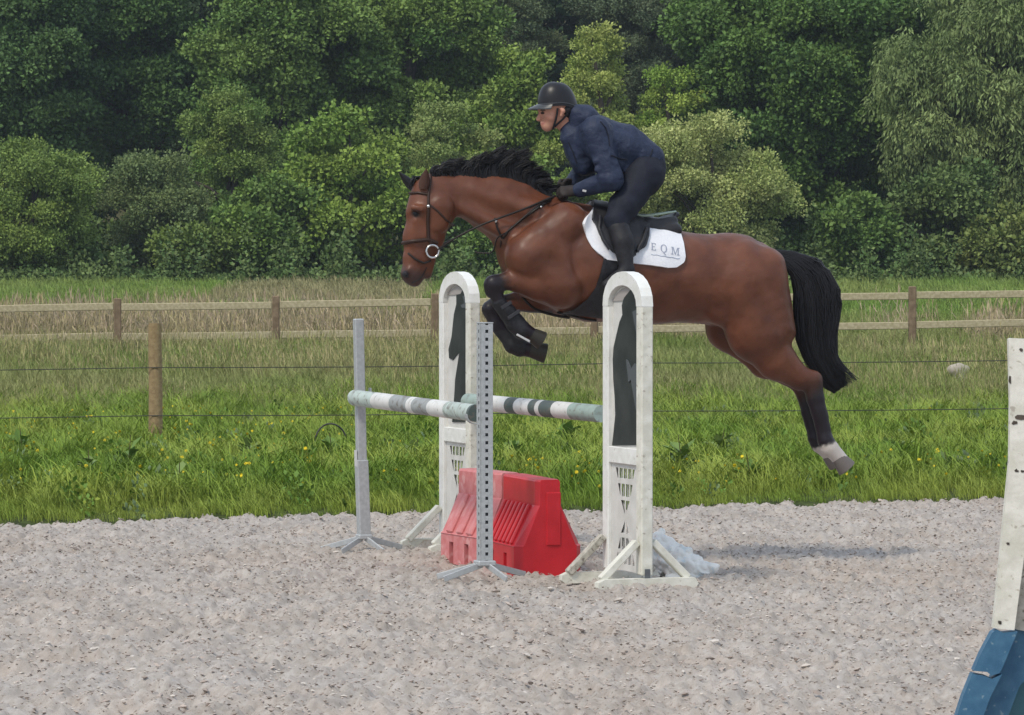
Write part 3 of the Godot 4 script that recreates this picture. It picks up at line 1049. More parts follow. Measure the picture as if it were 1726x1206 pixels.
# ---------------------------------------------------------------- the jump
const PHI := 0.338      # the poles run this far off the line of sight
func wing(where: Vector3, label: String, far: bool) -> void:
	# local z runs along the wing (its far end at 0, its near end at W), the painted face looks to -x
	var W := .60
	var T := .066
	var S := .085
	var o := thing("jump_wing", where, PHI, label, "jump wing", "white wings of the jump")
	var face := Transform3D(Basis(Vector3(0, 0, 1), Vector3(0, 1, 0), Vector3(-1, 0, 0)), Vector3(T * .5, 0, 0))   # x along the wing, y up, z to the painted face
	# frame: two uprights
	for s in [0, 1]:
		var mb := MB.new()
		var z0 := S * .5 if s == 0 else W - S * .5
		mb.box(Transform3D(Basis(), Vector3(0, (1.50 + .045) * .5 + .02, z0)), Vector3(T, 1.50 - .045, S), .006)
		put(mb.done(), "upright", M.white_paint if s == 0 else M.old_white, o)
	# arched top cut from one board
	var outer := PackedVector2Array()
	var inner := PackedVector2Array()
	for i in 13:
		var a := PI * (1.0 - i / 12.0)
		outer.append(Vector2(W * .5 + cos(a) * W * .5, 1.517 + pow(sin(a), .9) * .19))
		inner.append(Vector2(W * .5 + cos(a) * (W * .5 - S), 1.517 + pow(sin(a), .9) * .115))
	var mb := MB.new()
	mb.band(outer, inner, face, T)
	put(mb.done(), "arch", M.white_paint, o)
	# middle rail
	mb = MB.new()
	mb.box(Transform3D(Basis(), Vector3(0, .70, W * .5)), Vector3(T - .006, .09, W - S * 2 - .002), .004)
	put(mb.done(), "middle_rail", M.white_paint, o)
	# backing board with the cut-out penguin
	mb = MB.new()
	var bp := PackedVector2Array([Vector2(S, .745), Vector2(W - S, .745)])
	for i in range(12, -1, -1): bp.append(inner[i] * Vector2(1, 1) + Vector2(0, -.002))
	var bx := face
	bx.origin = Vector3(T * .5 - .024, 0, 0)
	mb.prism(bp, bx, .012)
	put(mb.done(), "backing_board", M.white_board, o)
	var u0 := 740.0 if far else 1015.0
	var us := W / (51.0 if far else 66.0)
	var dd := -where.z
	var P := func(q: Array) -> PackedVector2Array:
		var out := PackedVector2Array()
		for p in q:
			var uu: float = (p[0] - u0) * us
			out.append(Vector2(clamp(uu, S + .002, W - S - .002), EYE - (p[1] - 460.0) / F * (dd - uu * .94)))
		return out
	var beak: Array
	var body: Array
	var flip: Array
	if far:
		beak = [[747, 498], [752, 491], [758, 485.5], [764, 482], [769, 484], [773, 489], [770, 495.5], [763, 497]]
		body = [[763, 497], [770, 495.5], [773, 489], [779, 494], [784, 502], [784, 712], [756, 712], [758, 690], [760, 660], [761, 640], [765, 614], [768, 594], [763, 599], [757, 607], [751, 604], [750, 589], [755, 569], [759, 530], [763, 513]]
		flip = [[775, 500], [779, 497], [783, 508], [783, 520], [774, 519], [772, 515], [778, 511]]
	else:
		beak = [[1024, 508], [1031.5, 497], [1041, 487], [1050, 484], [1057, 487], [1045, 502], [1043, 507]]
		body = [[1043, 507], [1045, 502], [1057, 487], [1065, 495], [1072.5, 506], [1072.5, 751], [1022, 751], [1027, 730], [1030, 700], [1029, 670], [1026.5, 639], [1025.7, 606], [1027, 586], [1031.5, 566], [1037, 543], [1042, 531], [1041, 515]]
		flip = [[1060.5, 526], [1070, 520], [1072.4, 530], [1072.4, 590], [1069, 574], [1066, 556], [1063, 540]]
	bx.origin = Vector3(T * .5 - .024 - .0125, 0, 0)
	for q in [["beak", beak, M.penguin_beak, .0], ["body", body, M.penguin_black, .0], ["flipper", flip, M.penguin_grey, -.0065]]:
		mb = MB.new()
		var xf := bx
		xf.origin.x += q[3]
		mb.prism(P.call(q[1]), xf, .006)
		put(mb.done(), q[0], q[2], o)
	if not far:
		mb = MB.new()
		var xf := bx
		xf.origin.x -= .0065
		mb.prism(P.call([[1050, 606], [1053, 609], [1058, 622], [1064, 613], [1072, 622], [1072, 700], [1066, 690], [1058, 640], [1054, 645]]), xf, .006)
		put(mb.done(), "flipper", M.penguin_grey, o)
	# slotted lower panel
	var pz0 := S + .001
	var pz1 := W - S - .001
	var pc := W * .5
	mb = MB.new()
	var pf := Transform3D(Basis(Vector3(0, 0, 1), Vector3(0, 1, 0), Vector3(-1, 0, 0)), Vector3(.002, 0, 0))
	var rows := [[.63, .575, .145, .115], [.545, .475, .110, .075], [.455, .375, .065, .006], [.345, .275, .006, .065], [.25, .185, .075, .110], [.165, .105, .115, .145]]
	var y := .654
	for rw in rows:
		mb.prism_quad(PackedVector2Array([Vector2(pz0, y), Vector2(pz1, y), Vector2(pz1, rw[0]), Vector2(pz0, rw[0])]), pf, .014)
		# solid sides of the row
		mb.prism_quad(PackedVector2Array([Vector2(pz0, rw[0]), Vector2(pc - rw[2], rw[0]), Vector2(pc - rw[3], rw[1]), Vector2(pz0, rw[1])]), pf, .014)
		mb.prism_quad(PackedVector2Array([Vector2(pz1, rw[0]), Vector2(pc + rw[2], rw[0]), Vector2(pc + rw[3], rw[1]), Vector2(pz1, rw[1])]), pf, .014)
		var nb := int(max(rw[2], rw[3]) * 2.0 / .066)
		for i in nb:
			var bxp := pc + (i - (nb - 1) * .5) * .066
			mb.prism_quad(PackedVector2Array([Vector2(bxp - .010, rw[0]), Vector2(bxp + .010, rw[0]), Vector2(bxp + .010, rw[1]), Vector2(bxp - .010, rw[1])]), pf, .0135)
		y = rw[1]
	mb.prism_quad(PackedVector2Array([Vector2(pz0, y), Vector2(pz1, y), Vector2(pz1, .07), Vector2(pz0, .07)]), pf, .014)
	put(mb.done(), "slotted_panel", M.white_board, o)
	# feet: a beam across each end and two braces on it
	for s in [0, 1]:
		var zc := S * .5 if s == 0 else W - S * .5
		var hl := .27
		mb = MB.new()
		var fp := PackedVector2Array([Vector2(-hl, .0), Vector2(hl, .0), Vector2(hl + .02, .03), Vector2(hl, .062), Vector2(-hl + .02, .062), Vector2(-hl - .02, .045), Vector2(-hl - .02, .018)])
		mb.prism(fp, Transform3D(Basis(), Vector3(0, -.012, zc + (.004 if s == 1 else -.070) + (.03 if s == 0 else .0))), .062 if s == 1 else .05)
		put(mb.done(), "foot", M.old_white, o)
		for k in [-1.0, 1.0]:
			mb = MB.new()
			mb.bar(Vector3(k * (hl - .02), .045, zc), Vector3(k * (T * .5 + .012), .245, zc), .04, .05, Vector3(0, 0, 1), .005)
			put(mb.done(), "brace", M.old_white if s == 1 or far else M.grey_wood, o)
	# keyhole strip for the cups on the near edge
	mb = MB.new()
	mb.box(Transform3D(Basis(), Vector3(.0, .075, W + .003)), Vector3(.03, .05, .006), .001)
	put(mb.done(), "bracket", M.galv_dark, o)

func stand(where: Vector3, lean: float, label: String, holed: bool) -> void:
	var o := thing("jump_stand", where, PHI, label, "jump stand", "grey metal stands of the jump")
	var H := 1.42
	var w := .072 if holed else .056
	var mb := MB.new()
	var top := Vector3(lean, H, 0)
	var y0 := .10
	if holed:
		# square tube with a row of real holes on two faces: each face is a ladder of strips
		var n := 30
		for f in 4:
			var rot := Basis(Vector3.UP, f * PI * .5)
			var xf := Transform3D(rot, Vector3.ZERO)
			if f == 0 or f == 3:
				var hw := .0085
				for s in [-1.0, 1.0]:
					mb.box(xf * Transform3D(Basis(), Vector3(s * (w * .25 + hw * .5), (H + y0) * .5, w * .5 - .002)), Vector3(w * .5 - hw, H - y0, .004), .001)
				var st := (H - y0) / n
				for i in n:
					mb.box(xf * Transform3D(Basis(), Vector3(0, y0 + st * (i + .5), w * .5 - .0021)), Vector3(hw * 2.02, st - .018, .0038), .0005)
			else:
				mb.box(xf * Transform3D(Basis(), Vector3(0, (H + y0) * .5, w * .5 - .002)), Vector3(w - .009, H - y0, .004), .001)
		put(mb.done(), "post", M.galv, o)
		mb = MB.new()
		mb.box(Transform3D(Basis(), Vector3(0, (H + y0) * .5, 0)), Vector3(w * .5, H - y0 - .02, w * .5), .001)
		put(mb.done(), "dark_core", M.galv_dark, o)  # dark core seen through the holes of the post
		mb = MB.new()
		mb.box(Transform3D(Basis(), Vector3(0, H + .003, 0)), Vector3(w + .004, .006, w + .004), .001)
		put(mb.done(), "cap", M.galv, o)
	else:
		mb.bar(Vector3(lean * .42, .50, 0), top, w, w, Vector3(0, 0, 1), .005)
		put(mb.done(), "post", M.galv, o)
		mb = MB.new()
		mb.bar(Vector3(0, y0, 0), Vector3(lean * .46, .56, 0), w + .014, w + .014, Vector3(0, 0, 1), .005)
		put(mb.done(), "sleeve", M.galv, o)
		mb = MB.new()
		mb.bar(Vector3(lean * .42 - w * .62, .52, .0), Vector3(lean * .44 - w * .66, .62, .0), .005, .05, Vector3(0, 0, 1), .001)
		put(mb.done(), "locking_plate", M.trim_white, o)
	# splayed flat-bar feet
	for a in [[-2.62, .27], [-.42, .31], [1.25, .20], [2.95, .26] if holed else [2.6, .2]]:
		var dir := Vector3(cos(a[0]), 0, sin(a[0]))
		mb = MB.new()
		mb.bar(Vector3(0, .085, 0) + dir * .015, dir * a[1] + Vector3(0, .012, 0), .034, .012, Vector3(0, 1, 0).cross(dir), .003)
		put(mb.done(), "foot", M.galv, o)
	mb = MB.new()
	mb.box(Transform3D(Basis(), Vector3(0, .092, 0)), Vector3(w + .03, .03, w + .03), .006)
	put(mb.done(), "collar", M.galv, o)

func pole(a: Vector3, b: Vector3, stripes: Array, label: String) -> void:
	# stripes: [fraction where it ends, colour key]
	var dir := (b - a).normalized()
	var L := (b - a).length()
	var o := thing("jump_pole", (a + b) * .5, 0.0, label, "pole", "striped poles of the jump")
	var c := o.position
	var t0 := 0.0
	for s in stripes:
		var mb := MB.new()
		var p := a + dir * (L * t0) - c
		var q: Vector3 = a + dir * (L * s[0] - .0005) - c
		mb.tube([p, q], .049, 22, true)
		put(mb.done(), "stripe", s[1], o)
		t0 = s[0]

func pole_paint(sd: int, c: Color, chip: float) -> StandardMaterial3D:
	var dirt := lin(.17, .155, .135)
	return mat(Color(1, 1, 1), .6, blotch(256, .02, sd, c, c * .9, .05, dirt, chip, .03), 1.7)

func barrier(where: Vector3, turn: float, L: float, m: Material, ribs: int, rib_w: float, label: String) -> void:
	# local z along the barrier, profile in x-y
	var o := thing("water_barrier", where, turn, label, "barrier", "red plastic barriers under the jump")
	var prof := [[.195, .0], [.20, .165], [.185, .175], [.080, .385], [.072, .395], [.072, .528], [.06, .54]]
	var mb := MB.new()
	# shell as a loft with pinched ends
	var zs := [[-L * .5, .86], [-L * .5 + .045, 1.0], [L * .5 - .06, 1.0], [L * .5, .80]]
	for i in zs.size() - 1:
		for s in [-1.0, 1.0]:
			for j in range(1, prof.size() - 1):
				var a := Vector3(s * prof[j][0] * zs[i][1], prof[j][1], zs[i][0])
				var b := Vector3(s * prof[j + 1][0] * zs[i][1], prof[j + 1][1], zs[i][0])
				var c := Vector3(s * prof[j + 1][0] * zs[i + 1][1], prof[j + 1][1], zs[i + 1][0])
				var d := Vector3(s * prof[j][0] * zs[i + 1][1], prof[j][1], zs[i + 1][0])
				mb.quad_out(a, b, c, d, Vector3(0, .2, 0))
		# top
		mb.quad_out(Vector3(-.06 * zs[i][1], .54, zs[i][0]), Vector3(.06 * zs[i][1], .54, zs[i][0]), Vector3(.06 * zs[i + 1][1], .54, zs[i + 1][0]), Vector3(-.06 * zs[i + 1][1], .54, zs[i + 1][0]), Vector3(0, .2, 0))
	for e in [0, 3]:
		for j in range(1, prof.size() - 1):
			var z: float = zs[e][0]
			var k: float = zs[e][1]
			mb.quad_out(Vector3(-prof[j][0] * k, prof[j][1], z), Vector3(prof[j][0] * k, prof[j][1], z), Vector3(prof[j + 1][0] * k, prof[j + 1][1], z), Vector3(-prof[j + 1][0] * k, prof[j + 1][1], z), Vector3(0, .2, 0))
	put(mb.done(), "shell", m, o)
	# foot with square lifting holes right through
	mb = MB.new()
	var hs := [-L * .18, L * .18]
	var z0 := -L * .5
	var hole := .062
	for i in 3:
		var z1: float = hs[i] - hole * .5 if i < 2 else L * .5
		var k0 := .86 if i == 0 else 1.0
		var k1 := .80 if i == 2 else 1.0
		var pts := PackedVector2Array([Vector2(-.195 * k0, z0), Vector2(.195 * k0, z0), Vector2(.195 * k1, z1), Vector2(-.195 * k1, z1)])
		if i == 0: pts = PackedVector2Array([Vector2(-.168, z0), Vector2(.168, z0), Vector2(.195, z0 + .045), Vector2(.195, z1), Vector2(-.195, z1), Vector2(-.195, z0 + .045)])
		if i == 2: pts = PackedVector2Array([Vector2(-.195, z0), Vector2(.195, z0), Vector2(.195, z1 - .06), Vector2(.156, z1), Vector2(-.156, z1), Vector2(-.195, z1 - .06)])
		mb.prism(pts, Transform3D(Basis(Vector3(1, 0, 0), Vector3(0, 0, 1), Vector3(0, 1, 0)), Vector3(0, -.01, 0)), .177 if i != 1 else .13)
		z0 = z1 + hole
	mb.box(Transform3D(Basis(), Vector3(0, .1425, 0)), Vector3(.3895, .0485, L * .36 + hole + .01), .002)
	put(mb.done(), "foot", m, o)
	mb = MB.new()
	mb.box(Transform3D(Basis(), Vector3(0, .055, 0)), Vector3(.30, .12, L * .6), .002)
	put(mb.done(), "inner_wall", m, o)
	# ribs on both slopes
	for s in [-1.0, 1.0]:
		for i in ribs:
			var z: float = -L * .5 + .09 + (L - .18) * (i + .5) / ribs
			mb = MB.new()
			var a := Vector3(s * .186, .172, z)
			var b := Vector3(s * .076, .395, z)
			mb.bar(a + Vector3(s * .002, 0, 0), b + Vector3(s * .002, 0, 0), .030, rib_w, Vector3(0, 0, 1), .010)
			put(mb.done(), "rib", m, o)
	# moulded end rib and coupling lug
	mb = MB.new()
	mb.bar(Vector3(.02, .17, L * .5 - .004), Vector3(.02, .47, L * .5 - .004), .024, .085, Vector3(1, 0, 0), .009)
	put(mb.done(), "end_rib", m, o)

func build_jump() -> void:
	# wings: the origin is the far end's foot
	var dn := 22.0
	wing(Vector3((1025 - 863) / F * dn + .0, 0, -dn), "white penguin wing beside the crumpled sack, holding up the rear pole", false)
	var df := 24.75
	wing(Vector3((748 - 863) / F * df + .0, 0, -df), "white penguin wing behind the faded pink barrier", true)
	var p1 := Vector3((613 - 863) / F * 24.2, 0, -24.2)
	stand(p1, -.035, "plain grey metal stand holding the front pole's far end", false)
	var p2 := Vector3((817 - 863) / F * 22.0, 0, -22.0)
	stand(p2, .0, "perforated galvanised stand in front of the red barriers", true)
	# poles
	var G := pole_paint(141, lin(.50, .58, .54), .62)
	var Wh := pole_paint(142, lin(.72, .72, .70), .78)
	var Gy := pole_paint(143, lin(.36, .38, .38), .58)
	var Dk := pole_paint(144, lin(.10, .13, .12), .66)
	var Gn := pole_paint(145, lin(.34, .43, .39), .66)
	pole(at(598, 671, 24.15), at(803, 697, 22.12), [[.20, G], [.36, Wh], [.50, Gy], [.545, Wh], [.67, Gy], [.80, Wh], [.985, G], [1.0, Dk]], "weathered white and grey-green pole laid on the two metal stands")
	pole(at(789, 677, 24.1), at(1014, 698, 22.32), [[.13, Gn], [.34, Wh], [.41, Dk], [.52, Wh], [.57, Dk], [.60, Wh], [.69, Dk], [.81, Wh], [1.0, Gn]], "white and dark green banded pole between the two penguin wings")
	# cups
	var cp := at(806, 690, 22.06)
	for q in [[at(800, 714, 22.09), "curved steel cup holding the front pole on the perforated stand"], [at(607, 685, 24.2), "pale steel cup holding the front pole on the plain stand"]]:
		var c := thing("pole_cup", q[0], PHI, q[1], "pole cup")
		var mb := MB.new()
		var pts := []
		for i in 9:
			var a := PI + PI * i / 8.0
			pts.append(Vector3(cos(a) * .052, .0525 + sin(a) * .056, .0))
		for i in pts.size() - 1:
			mb.bar(pts[i], pts[i + 1], .004, .045, Vector3(0, 0, 1), .001)
		put(mb.done(), "cradle", M.galv, c)
		mb = MB.new()
		mb.box(Transform3D(Basis(), Vector3(.062, .05, 0)), Vector3(.006, .12, .05), .001)
		put(mb.done(), "back_plate", M.galv, c)
	# barriers
	var b1 := (at(735, 945, 23.5) + at(812, 957, 22.95)) * .5
	b1.y = 0
	var n := Vector3(cos(.42), 0, -sin(.42))
	barrier(b1 + n * .195 + Vector3(.0, 0, .0), .42, .62, M.red_faded, 3, .085, "sun-faded pink plastic barrier with two square holes beside the metal stand")
	var b2 := (at(836, 958, 22.9) + at(872, 970, 22.33)) * .5
	b2.y = 0
	n = Vector3(cos(.28), 0, -sin(.28))
	barrier(b2 + n * .195 + Vector3(-.045, 0, .06), .28, .74, M.red, 7, .036, "bright red plastic barrier between the metal stand and the wing")
	# crumpled sack
	var sk := at(1160, 975, 22.2)
	sk.y = 0
	var sf := noise(FastNoiseLite.TYPE_SIMPLEX_SMOOTH, 2.2, 151, 2)
	sf.fractal_type = FastNoiseLite.FRACTAL_RIDGED
	var so := thing("plastic_sack", sk + Vector3(-.03, 0, 0), .15, "crumpled pale blue and white plastic sack lying beside the wing", "sack")
	var bag := field([
		[Vector3(-.13, .14, -.12), Vector3(-.01, .10, .02), .14, .12, .05, 1.0],
		[Vector3(-.14, .22, -.16), Vector3(-.10, .29, -.20), .06, .035, .05, 1.0],
		[Vector3(-.04, .08, .05), Vector3(.14, .05, .12), .10, .075, .04, 1.2],
		[Vector3(.02, .02, -.1), Vector3(.17, .0, .05), .07, .045, .04, 1.2],
		[Vector3(-.1, .0, .12), Vector3(.1, -.01, .17), .05, .04, .03, 1.0]], .006)
	crease(bag, sf, .016, Vector3(1.6, 3.2, 1.6))
	sf.frequency = 5.0
	crease(bag, sf, .018, Vector3(1.3, 1.7, 1.1))
	put(net(bag), "sheet", M.sack, so).scale = Vector3(.86, .82, .86)

func build_near_jump() -> void:
	# a weathered wing of another jump, close by
	var D := 13.4
	var k := D / F
	var base := at(1690, 1308, D)
	base.y = 0
	var o := thing("worn_wing", base, 0.0, "worn white board on a chipped blue curved leg, part of another jump", "jump wing")
	var P := func(q: Array) -> PackedVector2Array:
		var out := PackedVector2Array()
		for p in q: out.append(Vector2((p[0] - 863.0) * k - base.x, EYE - (p[1] - 460.0) * k))
		return out
	var fr := Transform3D(Basis(), Vector3(0, 0, 0))
	var mb := MB.new()
	mb.prism(P.call([[1698, 572], [1702, 570], [1742, 572], [1741, 780], [1735, 860], [1709, 1062], [1673, 1058], [1692, 860], [1700, 777], [1701, 678]]), fr, .045)
	put(mb.done(), "board", M.old_white, o)
	mb = MB.new()
	mb.prism(P.call([[1737, 600], [1800, 640], [1800, 1080], [1712, 1062], [1730, 870], [1738, 780]]), Transform3D(Basis(), Vector3(0, 0, -.06)), .055)
	put(mb.done(), "side_face", M.grey_wood, o)  # darker side face of the white board, in a grey-brown tone
	# chipped paint and bolts
	var r := RandomNumberGenerator.new()
	r.seed = 8
	for q in [[1718, 704, 9, 5], [1709, 712, 5, 4], [1711, 793, 4, 3], [1722, 794, 4, 2.5], [1698, 916, 3, 3], [1684, 1049, 4, 3], [1700, 640, 2.5, 8], [1719, 590, 3, 4]]:
		mb = MB.new()
		var poly := []
		for i in 9:
			var a := TAU * i / 9.0
			var s := r.randf_range(.6, 1.25)
			poly.append([q[0] + cos(a) * q[2] * s, q[1] + sin(a) * q[3] * s])
		mb.prism(P.call(poly), Transform3D(Basis(), Vector3(0, 0, .0445)), .0025)
		put(mb.done(), "chip", M.bark, o)
	# blue curved leg: upper and lower block with a cracked joint between
	mb = MB.new()
	mb.prism(P.call([[1671, 1066], [1679, 1061], [1690, 1066], [1714, 1064], [1690, 1122], [1684, 1134], [1670, 1138], [1663, 1132], [1640, 1130], [1652, 1102]]), Transform3D(Basis(), Vector3(0, 0, -.02)), .072)
	put(mb.done(), "upper_leg", M.blue, o)
	mb = MB.new()
	mb.prism(P.call([[1638, 1135], [1660, 1139], [1671, 1144], [1688, 1136], [1668, 1175], [1652, 1220], [1640, 1320], [1588, 1320], [1604, 1230], [1622, 1175]]), Transform3D(Basis(), Vector3(0, 0, -.02)), .072)
	put(mb.done(), "lower_leg", M.blue, o)
	# dark curved face behind, and the pale panel inside its arch
	mb = MB.new()
	mb.prism(P.call([[1800, 1010], [1800, 1100], [1760, 1118], [1722, 1160], [1698, 1225], [1690, 1320], [1632, 1320], [1645, 1220], [1664, 1170], [1692, 1110], [1716, 1060], [1745, 1030]]), Transform3D(Basis(), Vector3(0, 0, -.10)), .078)
	put(mb.done(), "arched_face", M.blue, o)
	mb = MB.new()
	mb.prism(P.call([[1830, 1060], [1830, 1320], [1680, 1320], [1690, 1200], [1730, 1110]]), Transform3D(Basis(), Vector3(0, 0, -.16)), .05)
	put(mb.done(), "panel", M.teal, o)

# ---------------------------------------------------------------- horse and rider
const TH := 0.21
const HD := 23.0
var HO := Vector3((1050.0 - 863.0) / F * 23.0, 0, -23.0)
const PX := 23.0 / 6705.0
var hf: Dictionary      # the horse's field
var coat_noise: FastNoiseLite

# point of the horse's own frame (x to its tail, y up, z to its near side) seen at a pixel, lz from its midline
func H(px: float, py: float, lz: float) -> Vector3:
	var u := (px - 863.0) / F
	var c := cos(TH)
	var s := sin(TH)
	var lx := (u * (HD - lz * c) - HO.x - lz * s) / (c - u * s)
	return Vector3(lx, EYE - (py - 460.0) / F * (HD + lx * s - lz * c), lz)

# the same point in the side-view drawing of horse and rider, for the pattern of coat and skin
func side_chart(p: Vector3) -> Vector2:
	var d := HD + p.x * sin(TH) - p.z * cos(TH)
	var X := HO.x + p.x * cos(TH) + p.z * sin(TH)
	return Vector2(863.0 + F * X / d, 460.0 + (EYE - p.y) * F / d)

func hb(x1: float, y1: float, z1: float, r1: float, x2: float, y2: float, z2: float, r2: float, k := 10.0, w := 1.0) -> Array:
	return [H(x1, y1, z1), H(x2, y2, z2), r1 * PX, r2 * PX, k * PX, w]

# where a ray across the horse at this pixel meets its near side, standing off by 'off'
func skin_at(px: float, py: float, off: float, f := {}) -> Vector3:
	if f.is_empty(): f = hf
	var z := .42
	while z > 0.0:
		if sample(f, H(px, py, z)) < off:
			var a := z
			var b := z + .012
			for i in 7:
				var m := (a + b) * .5
				if sample(f, H(px, py, m)) < off: a = m
				else: b = m
			return H(px, py, a)
		z -= .012
	return H(px, py, 0.0)

func spine(px: float, off: float) -> float:
	var y := 300.0
	while y < 480.0 and sample(hf, H(px, y, 0.0)) > off: y += 1.5
	return y

func mir(p: Vector3) -> Vector3:
	return Vector3(p.x, p.y, -p.z)

func strand(mb: MB, pts: Array, r: float) -> void:
	var rad := []
	var n := pts.size()
	for i in n:
		var t := i / float(n - 1)
		rad.append(r * (1.0 - pow(t, 2.2)) + .0006)
	mb.tube(pts, rad, 4, false)

func horse_bones() -> Array:
	var B := []
	# barrel and quarters
	B.append(hb(1000, 446, 0, 93, 1100, 463, 0, 80, 20, .90))
	B.append(hb(1100, 463, 0, 80, 1170, 470, 0, 71, 20, .98))
	B.append(hb(1170, 470, 0, 71, 1232, 473, 0, 76, 20, 1.0))
	B.append(hb(1232, 473, 0, 76, 1268, 490, 0, 62, 20, 1.0))
	B.append(hb(1000, 446, 0, 92, 915, 432, 0, 74, 20, .80))
	B.append(hb(915, 432, 0, 70, 888, 414, 0, 46, 20, .85))
	B.append(hb(950, 374, 0, 30, 1045, 398, 0, 22, 30, .6))
	# neck
	B.append(hb(905, 392, 0, 68, 840, 348, 0, 49, 22, .58))
	B.append(hb(840, 348, 0, 49, 785, 331, 0, 35, 14, .55))
	B.append(hb(785, 331, 0, 35, 742, 322, 0, 30, 10, .62))
	B.append(hb(872, 335, 0, 30, 780, 318, 0, 18, 18, .5))
	B.append(hb(778, 350, .045, 11, 868, 398, .105, 17, 10))
	B.append(hb(800, 322, .045, 12, 905, 360, .095, 22, 12))
	# head
	B.append(hb(722, 322, 0, 27, 727, 350, 0, 40, 8, .66))
	B.append(hb(727, 350, 0, 41, 714, 400, 0, 33, 10, .56))
	B.append(hb(714, 400, 0, 33, 704, 436, 0, 24, 10, .62))
	B.append(hb(704, 436, 0, 24, 697, 461, 0, 20, 8, .80))
	B.append(hb(694, 462, 0, 17, 700, 473, 0, 10, 6, 1.0))
	B.append(hb(722, 436, 0, 13, 720, 463, 0, 8.5, 3, .95))
	for s in [-1.0, 1.0]:
		B.append(hb(744, 350, .062 * s, 22, 738, 378, .055 * s, 17, 4, .6))   # cheek
		B.append(hb(697, 350, .075 * s, 6, 708, 352, .085 * s, 7, 7))      # brow
		B.append(hb(700, 372, .055 * s, 5, 699, 412, .045 * s, 4, 8))      # face crest
		B.append(hb(684, 462, .035 * s, 6, 690, 455, .045 * s, 6, 5))      # nostril rim
	# shoulders and forelegs, near then far
	B.append(hb(955, 380, .13, 38, 890, 432, .16, 40, 7))
	B.append(hb(940, 425, .19, 26, 952, 478, .185, 28, 6))
	B.append(hb(925, 468, .19, 16, 872, 466, .178, 9, 4))
	B.append(hb(938, 494, .185, 17, 884, 485, .178, 9, 4))
	B.append(hb(1192, 446, .14, 18, 1214, 525, .14, 24, 14))
	B.append(hb(1290, 452, .12, 36, 1316, 556, .14, 26, 7))
	B.append(hb(1230, 458, .12, 34, 1262, 540, .15, 34, 10))
	B.append(hb(890, 436, .165, 32, 945, 484, .16, 36, 8))
	B.append(hb(950, 482, .16, 36, 905, 478, .165, 25, 6))
	B.append(hb(905, 478, .165, 27, 856, 474, .165, 15.5, 8))
	B.append(hb(856, 474, .165, 14, 833, 480, .165, 16.5, 4))
	B.append(hb(826, 478, .165, 9, 826, 494, .165, 9, 4))
	B.append(hb(833, 484, .165, 15, 841, 508, .165, 11, 4))
	B.append(hb(841, 508, .165, 10, 866, 548, .15, 9, 4))
	B.append(hb(866, 548, .15, 11, 880, 556, .15, 14, 5))
	B.append(hb(880, 556, .15, 13, 900, 566, .15, 11, 5))
	B.append(hb(955, 385, -.13, 40, 885, 440, -.165, 40, 16))
	B.append(hb(885, 440, -.165, 34, 945, 500, -.15, 34, 14))
	B.append(hb(940, 500, -.15, 32, 880, 507, -.15, 19, 10))
	B.append(hb(880, 507, -.15, 17, 842, 512, -.14, 12, 5))
	B.append(hb(840, 512, -.14, 15, 827, 522, -.13, 14.5, 6))
	B.append(hb(827, 522, -.13, 14.5, 838, 548, -.12, 12, 5))
	B.append(hb(838, 548, -.12, 12, 864, 582, -.11, 11.5, 5))
	B.append(hb(864, 582, -.11, 12, 876, 586, -.11, 13, 5))
	B.append(hb(876, 586, -.11, 13, 898, 592, -.10, 12, 5))
	# hind legs, near then far
	B.append(hb(1255, 480, .11, 66, 1276, 560, .14, 50, 14, .8))
	B.append(hb(1276, 560, .14, 50, 1308, 606, .14, 33, 12, .75))
	B.append(hb(1308, 606, .14, 33, 1350, 638, .13, 20, 10, .75))
	B.append(hb(1350, 638, .13, 20, 1372, 640, .13, 15, 6, .8))
	B.append(hb(1370, 644, .13, 18, 1375, 670, .13, 14.5, 6, .8))
	B.append(hb(1375, 670, .13, 14.5, 1392, 742, .12, 13, 6, .85))
	B.append(hb(1392, 742, .12, 14.5, 1398, 754, .12, 14.5, 5))
	B.append(hb(1398, 754, .12, 13.5, 1420, 778, .12, 12.5, 5))
	B.append(hb(1235, 480, -.11, 62, 1228, 552, -.13, 38, 14, .8))
	B.append(hb(1228, 552, -.13, 37, 1290, 608, -.13, 28, 12, .75))
	B.append(hb(1290, 608, -.13, 28, 1345, 640, -.12, 18, 10, .75))
	B.append(hb(1345, 640, -.12, 18, 1358, 668, -.11, 14, 6, .8))
	B.append(hb(1358, 668, -.11, 14, 1376, 740, -.10, 12.5, 6, .85))
	B.append(hb(1376, 740, -.10, 13.5, 1381, 750, -.10, 13.5, 5))
	B.append(hb(1381, 750, -.10, 12.5, 1402, 772, -.10, 11.5, 5))
	# dock
	B.append(hb(1285, 434, 0, 22, 1305, 434, 0, 13, 16))
	return B

